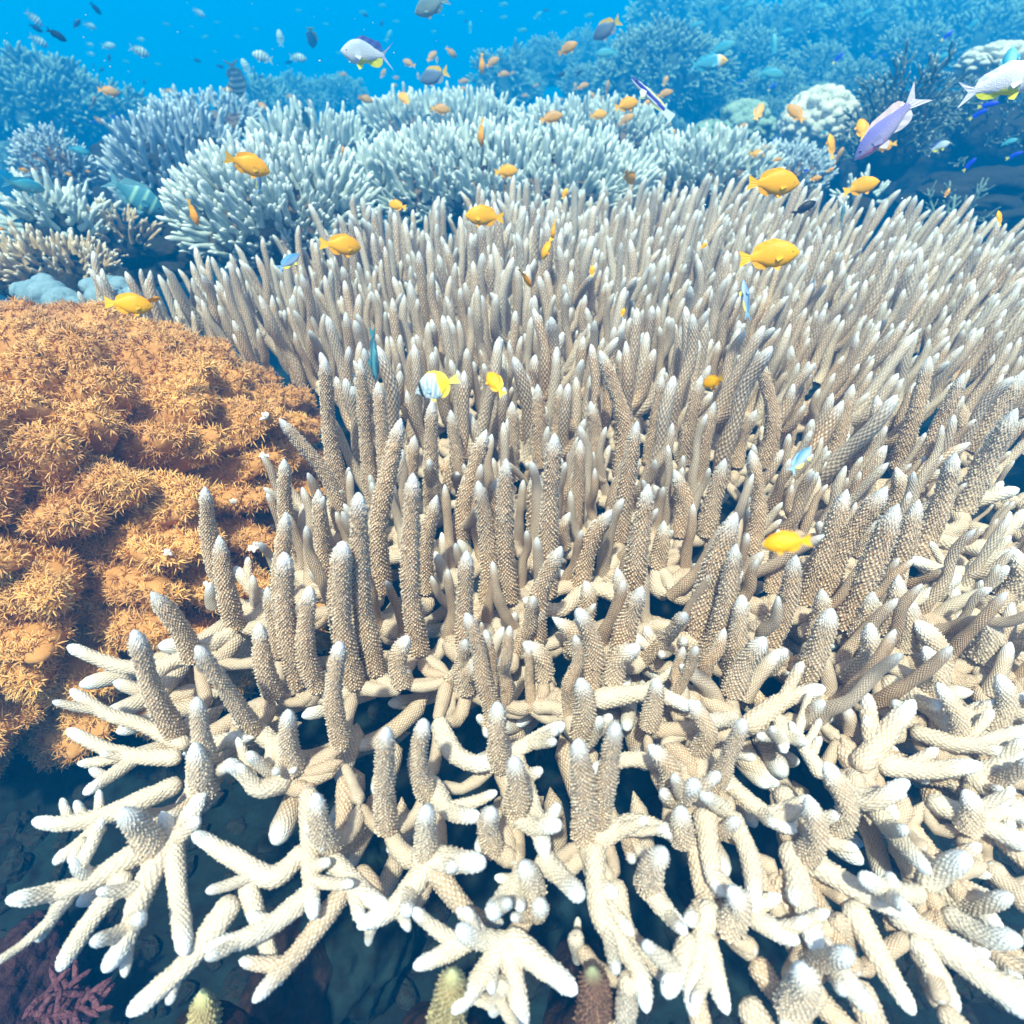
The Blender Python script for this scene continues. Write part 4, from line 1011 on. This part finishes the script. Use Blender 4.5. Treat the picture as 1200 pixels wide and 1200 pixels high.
def species(sp, bend=0):
    key = (sp, bend)
    if key in FISHM: return FISHM[key]
    s = SPEC[sp]; n = 22; m = 18
    t = np.linspace(0, 1, n); t = t ** 1.25
    def sm(v):
        a = np.interp(t, SS, v); a[1:-1] = (a[:-2] + 2 * a[1:-1] + a[2:]) / 4; return a
    tp = sm(s['top']); bt = sm(s['bot']); x = .5 - t * .80
    def bnd(P):
        P = P.copy(); P[..., 1] += bend * np.clip(.25 - P[..., 0], 0, 1) ** 2; return P
    a = np.arange(m) * 2 * math.pi / m
    cz = np.sin(a); cy = np.cos(a)
    hz = np.where(cz[None] > 0, tp[:, None], bt[:, None]); hw = ((tp + bt) / 2 * s['w'])[:, None] * np.interp(t, [0, .2, .7, 1], [1.15, 1.1, .9, .5])[:, None]
    V = np.stack([np.tile(x[:, None], (1, m)), hw * np.sign(cy) * np.abs(cy) ** .85, hz * np.sign(cz) * np.abs(cz) ** 1.05], -1)
    col = s['col'](V[..., 0], V[..., 2]); K = np.concatenate([np.broadcast_to(col, V.shape), np.ones((n, m, 1))], -1).reshape(-1, 4)
    # denser rings for crisp markings
    i, j = np.meshgrid(np.arange(m), np.arange(n - 1)); i = i.ravel(); j = j.ravel(); i2 = (i + 1) % m
    Q = np.stack([j * m + i, (j + 1) * m + i, (j + 1) * m + i2, j * m + i2], 1)
    gb = Geo(); gb.add(bnd(V.reshape(-1, 3)), Q, None, K)
    f = s['fin']; an = s.get('anal', f); tl = s['tail']; parts = {}
    dh = s['dh']
    td = np.linspace(.28, .93, 9); bz = np.interp(td, SS, s['top']) * .93; bx = .5 - td * .80
    hh = dh * np.array([.15, .7, .85, .9, .95, 1.05, 1.35, 1.2, .05])
    base = np.stack([bx, 0 * bx, bz], 1); edge = np.stack([bx - .03 - hh * .55, 0 * bx, bz + hh], 1)
    parts['dorsal_fin'] = fin_geo(base, edge, f, f, .008)
    td = np.linspace(.58, .93, 6); bz = -np.interp(td, SS, s['bot']) * .93; bx = .5 - td * .80
    hh = dh * np.array([.1, .9, 1.3, 1.4, 1.1, .05])
    parts['anal_fin'] = fin_geo(np.stack([bx, 0 * bx, bz], 1), np.stack([bx - .03 - hh * .5, 0 * bx, bz - hh], 1), an, an, .007)
    k = np.linspace(-1, 1, 9); sp_ = s['spread']
    base = np.stack([-.285 + 0 * k, 0 * k, k * .045], 1)
    edge = np.stack([-.50 + s['fork'] * (1 - np.abs(k)) ** .8 + .02 * (np.abs(k) > .95), 0 * k, k * sp_], 1)
    base2 = np.stack([-.27 + 0 * k, 0 * k, k * .04], 1)
    gt = fin_geo(base2, edge, tl, tl, .008, 4)
    parts['tail_fin'] = gt
    pv = []
    Wt = (np.array(s['top']) + np.array(s['bot'])) / 2 * s['w']
    for sd in (1, -1):
        b0 = np.array([[.22, sd * .03, -np.interp(.33, SS, s['bot']) * .9], [.17, sd * .03, -np.interp(.4, SS, s['bot']) * .92], [.14, sd * .03, -np.interp(.44, SS, s['bot']) * .92]])
        e0 = b0 + np.array([[-.05, sd * .02, -.06 - dh * .5], [-.06, sd * .02, -.05], [-.05, sd * .01, -.01]])
        pv.append(fin_geo(b0, e0, an, an, .004))
        hwm = np.interp(.32, SS, (np.array(s['top']) + np.array(s['bot'])) / 2) * s['w'] * 1.02
        b1 = np.array([[.24, sd * hwm * .96, .0], [.235, sd * hwm, -.03], [.24, sd * hwm * .95, -.06]])
        e1 = b1 + np.array([[-.10, sd * .012, .02], [-.12, sd * .014, -.02], [-.09, sd * .012, -.045]])
        xs_ = np.array([.24, .20, .14, .10]); 
        ybody = lambda X: np.interp((.5 - X) / .8, SS, Wt) * 1.10 + .002
        b1[:, 1] = sd * ybody(b1[:, 0]); e1[:, 1] = sd * (ybody(e1[:, 0]) + .016)
        c_ = s['col'](np.array([.2]), np.array([-.03]))[0]
        parts_p = fin_geo(b1, e1, np.minimum(c_ * 1.05, 1), np.minimum(c_ * 1.1, 1), .0012)
        pv.append(parts_p)
    parts['pelvic_fin'] = (pv[0], pv[2]); parts['pectoral_fin'] = (pv[1], pv[3])
    D, Qs = sphere_quads(5); ey = []; pu = []
    ex = .5 - .115; tx_ = .115 / .8
    wy = np.interp(tx_, SS, (np.array(s['top']) + np.array(s['bot'])) / 2) * s['w'] * 1.05
    iris = np.clip(s['col'](np.array([.4]), np.array([0.]))[0] * 1.1, 0, 1)
    for sd in (1, -1):
        Vv = np.array([ex, sd * wy * .80, .028]) + D * np.array([.021, .014, .021]); rad = np.hypot(D[:, 0], D[:, 2])
        Kk = np.tile(np.array([*(iris * .6), 1]), (len(Vv), 1))
        g = Geo(); g.add(Vv, Qs, None, Kk); ey.append(g)
        g = Geo(); g.add(np.array([ex, sd * (wy * .80 + .0045), .028]) + D * np.array([.0145, .0118, .0145]), Qs, None, np.tile([.003, .003, .005, 1.], (len(D), 1))); pu.append(g)
    parts['eye'] = tuple(ey); parts['pupil'] = tuple(pu)
    out = {}; whole = Geo(); whole.add(*[q for q in gb.arrays()])
    out['body'] = [gb.mesh('fish_body', M_fish)]
    for nm, gg in parts.items():
        gs = gg if isinstance(gg, tuple) else (gg,)
        ms = []
        for g_ in gs:
            g_.V = [bnd(v) for v in g_.V]
            ms.append(g_.mesh(nm, M_eye if nm in ('eye', 'pupil') else M_fin, smooth=nm in ('eye', 'pupil'))); A = g_.arrays(); whole.add(A[0], A[1], A[2], A[3])
        out[nm] = ms
    out['whole'] = whole.mesh('small_fish', M_fish)
    FISHM[key] = out
    return out

def fish(sp, px, py, Lpx, ang, label, t=None, yaw=0, group=None, name=None, bend=0, roll=0, real=None):
    """one fish: pixel place and apparent length in the photograph, ang = heading in the picture (0 to the right, 90 up), yaw = turned away"""
    d = ray(px, py); dn = d / np.linalg.norm(d)
    real = real or {'yellow': .062, 'amber': .065, 'bluedam': .085, 'grey': .10, 'sergeant': .12, 'pale_sergeant': .11, 'silver': .11, 'white': .11,  'anthias': .10, 'wrasse': .095, 'devil': .055, 'black': .06, 'sky': .05, 'teal': .09, 'yellowface': .15, 'butterfly': .08, 'slate': .07}[sp]
    if t is None: t = real * F / Lpx
    # keep it in open water: above the fingers
    zmin = .27 if py > 190 else (.22 if py > 130 else .0)
    if d[2] < 0: t = min(t, (CAM_H - zmin) / -d[2])
    t = min(t, 7.5)
    if yaw >= 45: roll, yaw = yaw + 8, 10
    L = Lpx * t / F / max(.35, math.cos(math.radians(yaw)))
    u = UP - dn * (UP @ dn); u /= np.linalg.norm(u); r = np.cross(dn, u); a = math.radians(ang); yw = math.radians(yaw)
    f2 = math.cos(a) * r + math.sin(a) * u
    fw = math.cos(yw) * f2 + math.sin(yw) * dn
    sgn = 1 if math.cos(a) >= -.001 else -1
    dz = (-math.sin(a) * r + math.cos(a) * u) * sgn
    dz = dz - fw * (dz @ fw); dz /= np.linalg.norm(dz); sy = np.cross(dz, fw)
    pos = CAM + d * t
    M = np.eye(4); M[:3, 0] = fw; M[:3, 1] = sy; M[:3, 2] = dz; M[:3, 3] = pos
    MM = Matrix(M.tolist()) @ Matrix.Rotation(math.radians(roll), 4, 'X') @ Matrix.Scale(L, 4)
    ms = species(sp, bend)
    name = name or {'yellow': 'yellow_damselfish', 'amber': 'orange_damselfish', 'bluedam': 'yellow_tailed_damselfish', 'grey': 'grey_damselfish', 'sergeant': 'striped_damselfish', 'pale_sergeant': 'striped_damselfish', 'silver': 'swallow_tailed_fish', 'white': 'white_fish',  'anthias': 'purple_fish', 'wrasse': 'cleaner_wrasse', 'devil': 'blue_damselfish', 'black': 'black_fish', 'sky': 'pale_blue_fish', 'teal': 'teal_fish', 'yellowface': 'yellow_faced_fish', 'butterfly': 'butterflyfish', 'slate': 'slate_blue_fish'}[sp]
    if Lpx < 15:
        o = bpy.data.objects.new(name, ms['whole']); C.objects.link(o); o.matrix_world = MM
        return tag(o, label, 'fish', group)
    root = bpy.data.objects.new(name, None); root.empty_display_size = .01; C.objects.link(root); root.matrix_world = MM; tag(root, label, 'fish', group)
    for nm in ('body', 'tail_fin', 'dorsal_fin', 'anal_fin', 'pelvic_fin', 'pectoral_fin', 'eye'):
        if (Lpx < 22 and nm == 'pelvic_fin') or (Lpx < 42 and nm == 'pectoral_fin'): continue
        for k_, m_ in enumerate(ms[nm]):
            o = bpy.data.objects.new(nm, m_); C.objects.link(o); o.parent = root
            if nm == 'eye':
                q = bpy.data.objects.new('pupil', ms['pupil'][k_]); C.objects.link(q); q.parent = o
    return root

G1 = 'yellow damselfish over the staghorn corals'
YEL = [
 ('yellow', 901, 300, 66, -2, 'largest bright yellow fish, low over the thicket with a blue fish below it', 0, .80),
 ('yellow', 906, 215, 58, -12, 'plump deep yellow fish above the largest one, nose tilted down', 15, .85),
 ('yellow', 290, 193, 50, -8, 'orange-yellow fish at the nearest pale mound with a pale blue fish at its belly', 0, None),
 ('yellow', 400, 288, 46, 0, 'yellow fish low over the thicket, just beside the small blue and white fish', 20, None),
 ('yellow', 151, 357, 50, 4, 'yellow fish just above the orange coral, overlapping a second one', 0, .78),
 ('yellow', 178, 352, 20, 25, 'small yellow fish behind the head of the one above the orange coral', 50, .86),
 ('yellow', 568, 254, 46, 178, 'yellow fish heading left over the back of the thicket in the middle', 0, None),
 ('yellow', 1009, 219, 38, 4, 'yellow fish at the thicket rim beside the small white-tipped tuft', 0, None),
 ('yellow', 922, 636, 54, 187, 'yellow fish lowest of all, between the front fingers', 0, .50),
 ('yellow', 580, 449, 30, 125, 'small orange-yellow fish between tall fingers behind the striped butterflyfish', 35, .66),
 ('yellow', 836, 447, 26, 200, 'small orange fish half hidden between thicket fingers below the pale blue tail', 30, .72),
 ('yellow', 226, 249, 30, -70, 'yellow fish turned away, dipping beside the teal striped fish', 55, 1.1),
 ('yellow', 593, 201, 28, 4, 'yellow fish over the dark hollow of the wide white mound', 0, None),
 ('yellow', 563, 156, 30, -86, 'slim yellow fish diving head down before the wide white mound', 60, None),
 ('yellow', 640, 291, 26, 250, 'yellow fish diving into the thicket under another one', 45, 1.0),
 ('yellow', 648, 269, 22, 265, 'slim yellow fish directly above the diving yellow one', 60, 1.05),
 ('yellow', 616, 325, 26, -62, 'slim yellow fish slipping down between fingers below the diving pair', 60, .86),
 ('yellow', 465, 241, 19, 175, 'small orange fish over the back of the thicket between two larger yellow fish', 35, None),
 ('yellow', 737, 207, 20, -58, 'small yellow fish nose down before the wide white mound right of the hollow', 40, None),
 ('yellow', 734, 123, 28, 6, 'round bright yellow fish just below the cleaner wrasse', 15, None),
 ('yellow', 974, 172, 28, 95, 'upright yellow fish beside the pale boulder coral', 50, None),
 ('amber', 983, 183, 20, 60, 'small yellow fish tucked behind the upright one at the boulder coral', 50, None),
 ('amber', 933, 133, 28, 132, 'amber fish nose up beside the pale boulder coral', 15, None),
 ('amber', 889, 132, 20, 62, 'slim amber fish rising before the smaller green boulder coral', 40, None),
 ('yellow', 1010, 152, 24, 100, 'orange fish half hidden behind the head of the purple fish', 30, 1.6),
 ('yellow', 1038, 171, 22, 180, 'small orange fish under the belly of the purple fish', 10, 1.7),
 ('amber', 665, 57, 25, 22, 'amber fish alone high in open water right of centre', 0, None),
 ('amber', 127, 107, 23, 8, 'amber fish over the far left reef, larger of the two there', 0, None),
 ('amber', 110, 120, 15, 75, 'small amber fish turned upward below the larger far left one', 45, None),
 ('amber', 646, 138, 28, 10, 'amber fish before the far mound between the two white mounds', 0, None),
 ('yellow', 701, 135, 21, 0, 'small yellow fish left of the round bright yellow one', 10, None),
 ('amber', 734, 140, 20, 25, 'small dull yellow fish under the round bright yellow one', 10, None),
 ('amber', 516, 128, 24, -2, 'amber fish side-on above the wide white mound', 0, None),
 ('yellow', 474, 116, 17, 150, 'rounded yellow fish over the farthest mound', 40, None),
 ('amber', 428, 116, 19, -8, 'amber fish over the left part of the farthest mound', 10, None),
 ('amber', 506, 66, 15, 42, 'small amber fish above the grey one with the yellow back', 20, None),
 ('amber', 529, 62, 15, -38, 'small amber fish nose down above and right of the yellow-tailed grey fish', 20, None),
 ('amber', 479, 74, 14, 165, 'small rounded amber fish left of the yellow-tailed grey fish', 30, None),
 ('yellow', 564, 75, 21, -84, 'slim orange fish hanging head down next to another amber one in open water', 50, None),
 ('amber', 577, 73, 18, 28, 'amber fish touching the slim orange one that hangs head down', 10, None),
 ('amber', 590, 87, 15, 2, 'small amber fish below the touching pair in open water', 10, None),
 ('amber', 269, 105, 16, 12, 'amber fish at the nose of the upright pale striped fish', 10, None),
 ('amber', 308, 125, 16, -28, 'small amber fish just above the bluish mound skyline', 10, None),
 ('yellow', 402, 180, 16, 88, 'slim yellow fish upright at the left end of the wide white mound', 60, None),
 ('amber', 779, 110, 19, 8, 'amber fish behind the middle of the cleaner wrasse', 0, None),
 ('amber', 712, 103, 16, 82, 'slim amber fish upright left of the cleaner wrasse', 50, None),
 ('yellow', 887, 181, 18, -22, 'small yellow fish over the crest of the white mound above the plump one', 20, None),
 ('amber', 820, 155, 15, -88, 'slim orange fish upright where the white mound meets the reef', 55, None),
 ('yellow', 1171, 256, 18, 95, 'orange fish upright over the thicket near the edge of the picture', 50, .95),
 ('amber', 683, 101, 15, 12, 'small amber fish above the far mound left of the slim upright one', 10, None),
]
for sp, x, y, L, a, lab, yaw, t in YEL:
    fish(sp, x, y, L, a, lab, t, yaw, G1, bend=rnd.choice((0, .25, -.25)))
tiny = {'tiny orange fish schooling over the farthest staghorn mounds': ('tiny orange fish over the farthest mounds', 'amber',
          [(543, 95, 13, 5), (542, 104, 12, -5), (563, 113, 9, 0), (575, 110, 11, 10), (605, 135, 13, 20), (525, 140, 11, 0), (449, 86, 11, 60), (464, 91, 8, 0), (462, 100, 8, 0), (490, 89, 7, 100), (402, 87, 10, 0), (695, 113, 12, 130), (706, 117, 9, 80), (674, 101, 8, 90), (615, 112, 9, 0), (628, 100, 8, 15), (600, 86, 8, 10), (657, 117, 8, 0), (463, 147, 10, 0)]),
        'tiny orange fish along the reef under the cleaner wrasse': ('tiny orange fish under the cleaner wrasse', 'yellow',
          [(758, 121, 13, 10), (780, 95, 11, 60), (753, 149, 13, 0), (779, 136, 12, -5), (782, 146, 10, 0), (768, 156, 8, 60), (684, 156, 13, 8), (790, 155, 7, 90)]),
        'tiny amber fish along the crest beside the lavender plate': ('tiny amber fish beside the lavender plate', 'amber',
          [(870, 148, 13, 5), (882, 163, 14, 10), (898, 173, 14, 0), (911, 187, 11, -5), (956, 209, 13, 0), (973, 199, 9, 20), (1110, 226, 10, 60)]),
        'tiny amber fish over the lavender and staghorn corals at the far left': ('tiny amber fish over the far left corals', 'amber',
          [(116, 141, 12, -25), (27, 199, 11, 0), (80, 204, 9, -15), (103, 201, 6, 0), (198, 107, 13, 5), (171, 128, 12, 8), (351, 121, 11, -50), (362, 120, 8, 90), (378, 151, 8, -40), (1, 268, 8, 0), (340, 113, 10, 0)]),
        'tiny yellow fish down among the thicket fingers': ('tiny yellow fish among the thicket fingers', 'yellow',
          [(662, 227, 13, 60), (694, 318, 13, 85), (825, 288, 10, 30), (730, 366, 10, 70), (512, 70, 6, 90)])}
for grp, (lab, sp, L_) in tiny.items():
    for x, y, L, a in L_:
        fish(sp, x, y, L, a, where('tiny orange fish' if sp == 'amber' else 'tiny yellow fish', x, y), None, 10, grp)
OTH = [
 ('anthias', 1041, 148, 88, 217, 'purple-blue fish with a red stripe and pale forked tail before the bush coral', 0, .95, 0),
 ('white', 1172, 98, 84, -4, 'blurred silvery white fish with a yellow belly at the edge of the picture', 0, .80, 0),
 ('silver', 431, 63, 62, 183, 'lavender-grey fish with a swallow tail and yellow belly in open water', 0, 1.2, 0),
 ('bluedam', 509, 89, 36, 200, 'grey-blue fish with yellow back fin and tail over the farthest mound', 15, None, 0),
 ('bluedam', 711, 34, 36, 205, 'grey-blue fish with yellow back fin, high beside the large dark dome', 15, None, 0),
 ('grey', 506, 6, 44, 205, 'grey fish cut by the top edge of the picture', 10, 1.3, 0),
 ('teal', 712, 62, 28, 178, 'dim teal fish under the high yellow-backed one', 0, None, 0),
 ('yellowface', 829, 74, 46, -4, 'teal fish with a bright orange face before the large dark dome', 0, None, 0),
 ('teal', 845, 57, 32, 10, 'faint blue fish just behind the orange-faced one', 0, 3.0, 0),
 ('teal', 902, 86, 32, -18, 'dim blue fish on the slope right of the orange-faced one', 0, 2.8, 0),
 ('wrasse', 764, 115, 66, 136, 'slender blue, black and white striped wrasse swimming up and left', 0, 1.05, .5),
 ('sergeant', 158, 229, 66, -22, 'teal fish with two pale bars over the tan staghorn shelf', 0, 1.15, 0),
 ('teal', 27, 217, 42, 4, 'blurred round teal fish before the pale lavender dome', 25, .9, 0),
 ('sky', 338, 307, 32, 40, 'small blue and white fish with yellow fins over the left part of the thicket', 25, .95, 0),
 ('sky', 303, 213, 30, 95, 'pale blue fish under the belly of the orange-yellow one', 45, 1.1, 0),
 ('sky', 938, 539, 38, 52, 'pale blue-white fish with yellow fins above the broken white branch', 20, .52, 0),
 ('sky', 874, 352, 48, 96, 'turquoise fish heading straight up under the largest yellow fish', 55, .70, 0),
 ('slate', 438, 415, 64, -86, 'dark teal-edged slender fish diving between tall fingers', 55, .62, 0),
 ('butterfly', 512, 452, 54, 200, 'striped white butterflyfish with a yellow rear half hidden behind a finger', 20, .70, 0),
 ('black', 944, 243, 24, 20, 'small black fish over the thicket below the plump yellow one', 30, 1.2, .6),
 ('slate', 987, 253, 28, 82, 'thin teal fish upright among fingers below the rim', 65, 1.05, 0),
 ('pale_sergeant', 276, 92, 38, -72, 'upright pale striped fish above the bluish mound, head down', 30, None, 0),
 ('black', 310, 177, 16, 30, 'small dark blue fish on the crest of the nearest pale mound', 20, None, 0),
 ('slate', 358, 138, 22, -70, 'dark blue fish before the bluish mound skyline', 40, None, 0),
 ('bluedam', 365, 44, 20, -80, 'small upright fish with an orange tail high at the left of centre', 40, None, 0),
 ('teal', 92, 176, 24, 0, 'turquoise fish over the lavender hill', 10, 1.9, 0),
 ('silver', 1100, 172, 22, 8, 'small pale fish with yellow fins before the shadowed wall', 0, 2.0, 0),
 ('teal', 1183, 75, 34, 80, 'dark teal fish partly behind the back of the blurred white fish', 40, 1.4, 0),
 ('devil', 1158, 123, 21, -8, 'larger deep blue fish under the blurred white fish', 0, None, 0),
 ('devil', 1146, 134, 19, 14, 'deep blue fish with a yellow belly edge just under another blue one', 0, None, 0),
 ('devil', 1189, 182, 17, 8, 'deep blue fish at the edge before the shadowed wall', 0, None, 0),
 ('devil', 1136, 193, 17, 40, 'deep blue fish rising low before the shadowed wall', 0, None, 0),
]
for sp, x, y, L, a, lab, yaw, t, bd in OTH:
    fish(sp, x, y, L, a, lab, t, yaw, 'other fish around the reef', bend=bd)
for lab, grp, sp, L_ in (
    ('pale striped fish swimming in open water at the upper left', 'pale striped fish at the upper left', 'pale_sergeant',
        [(40, 22, 20, -30), (45, 48, 20, -15), (105, 30, 14, -5), (163, 60, 22, -6), (308, 67, 24, 176), (349, 68, 20, 4), (288, 79, 18, 120), (328, 45, 17, 100), (233, 15, 15, -20), (127, 54, 16, 20), (105, 52, 9, 0), (106, 63, 9, 0), (165, 46, 9, 0)]),
    ('small dark fish swimming in open water at the upper left', 'small dark fish at the upper left', 'black',
        [(66, 41, 21, -12), (90, 28, 13, 60), (42, 33, 14, -10), (112, 10, 14, -35), (128, 68, 9, 90), (119, 82, 8, 60), (161, 111, 9, 0), (231, 71, 9, 0), (258, 78, 9, 0), (338, 73, 9, 20), (306, 90, 8, 20), (155, 105, 8, 60), (110, 77, 6, 90), (88, 144, 9, 0), (169, 97, 7, 90)]),
    ('small dark fish in open water above the far mound right of centre', 'small dark fish right of centre', 'black',
        [(657, 88, 12, 20), (678, 86, 11, 40), (640, 12, 7, 0), (428, 18, 8, 0), (447, 28, 8, 60), (545, 25, 6, 0)]),
    ('tiny vivid blue fish over the corals at the far left', 'tiny vivid blue fish at the far left', 'devil',
        [(132, 137, 9, 0), (109, 143, 7, 0), (155, 138, 7, 0)]),
    ('tiny vivid blue fish on the reef slope at the right', 'tiny vivid blue fish on the right slope', 'devil',
        [(982, 68, 14, 35), (905, 102, 11, 30), (878, 131, 9, 0), (916, 143, 12, 20), (907, 165, 11, 35), (867, 96, 8, 10), (824, 110, 7, 0), (1053, 100, 10, 0), (1110, 42, 14, 25), (1022, 67, 8, 10), (1035, 65, 8, 0), (1195, 102, 9, 0), (833, 95, 7, 0), (872, 100, 7, 0), (1081, 52, 7, 20), (838, 112, 6, 0), (918, 125, 8, 0), (944, 200, 7, 10)]),
    ('dim turquoise fish scattered in hazy water over the right slope', 'dim turquoise fish over the right slope', 'teal',
        [(907, 52, 21, 90), (922, 36, 14, -10), (815, 29, 15, 0), (877, 6, 16, 0), (1105, 66, 16, 0), (1090, 75, 14, 5), (1094, 138, 20, 0), (1060, 115, 12, 10), (1084, 97, 9, 30), (1178, 141, 20, 175), (1183, 166, 16, 0), (1122, 110, 12, 0), (960, 8, 16, -20), (1030, 88, 10, 0), (764, 62, 12, -20), (780, 65, 12, 10), (750, 80, 9, 10), (965, 155, 8, 0), (850, 10, 10, 0), (940, 105, 10, 0), (758, 95, 9, 0), (770, 128, 10, 0), (1015, 15, 14, 0), (690, 18, 12, 0), (1140, 28, 12, 30), (1160, 55, 12, 20)]),
    ('faint turquoise fish in hazy open water along the top', 'faint turquoise fish along the top', 'teal',
        [(425, 14, 10, 0), (448, 6, 10, 0), (464, 25, 9, 0), (455, 42, 14, 60), (551, 32, 12, 90), (590, 20, 10, 0), (612, 35, 12, 0), (630, 18, 12, 30), (660, 15, 10, 0), (590, 5, 12, 0), (540, 15, 9, 0), (508, 37, 8, 0), (240, 43, 9, 20), (278, 43, 8, 0), (254, 26, 8, 0), (225, 31, 6, 0), (300, 34, 7, 0), (185, 75, 9, 0), (148, 72, 9, 0), (252, 60, 6, 0), (195, 28, 10, 0), (350, 12, 8, 0), (382, 28, 8, 0), (397, 62, 8, 0)])):
    for x, y, L, a in L_:
        fish(sp, x, y, L, a, where({'pale_sergeant': 'pale striped fish', 'black': 'small dark fish', 'devil': 'tiny vivid blue fish', 'teal': 'faint turquoise fish'}[sp], x, y), None, 8, grp)

# ------------------------------------------------------------------ specks drifting in the water
g = Geo(); D_, Q_ = sphere_quads(1)
for k in range(420):
    p = along(rnd.uniform(-200, 1400), rnd.uniform(-80, 420), rnd.uniform(.7, 4.0))
    if p[2] < .28: continue
    g.add(p + D_ * rnd.uniform(.0005, .0013) * (1 + .4 * p[1]), Q_)
M_sp, n_, l_, b_n = nt('specks'); b_n.inputs['Base Color'].default_value = (.6, .65, .62, 1)
tag(g.obj('suspended_specks', M_sp), kind='stuff')

# ------------------------------------------------------------------ the water itself
hz = Geo()
x0, x1, y0, y1, z0, z1 = -12.0, 12.0, -4.0, 14.5, -2.2, 1.9
Vh = [(x, y, z) for z in (z0, z1) for y in (y0, y1) for x in (x0, x1)]
hz.add(Vh, [(0, 2, 3, 1), (4, 5, 7, 6), (0, 1, 5, 4), (2, 6, 7, 3), (0, 4, 6, 2), (1, 3, 7, 5)])
mh = bpy.data.materials.new('water_haze'); mh.use_nodes = True
hn, hl = mh.node_tree.nodes, mh.node_tree.links; hn.clear()
ho = hn.new('ShaderNodeOutputMaterial'); pv_ = hn.new('ShaderNodeVolumePrincipled')
pv_.inputs['Color'].default_value = HAZE_COL
pv_.inputs['Density'].default_value = HAZE_D
pv_.inputs['Absorption Color'].default_value = HAZE_ABS
pv_.inputs['Anisotropy'].default_value = .0
hl.new(pv_.outputs[0], ho.inputs['Volume'])
mh.cycles.homogeneous_volume = True if hasattr(mh, 'cycles') else True
ho_ = hz.obj('haze', mh, smooth=False)
tag(ho_, kind='stuff')
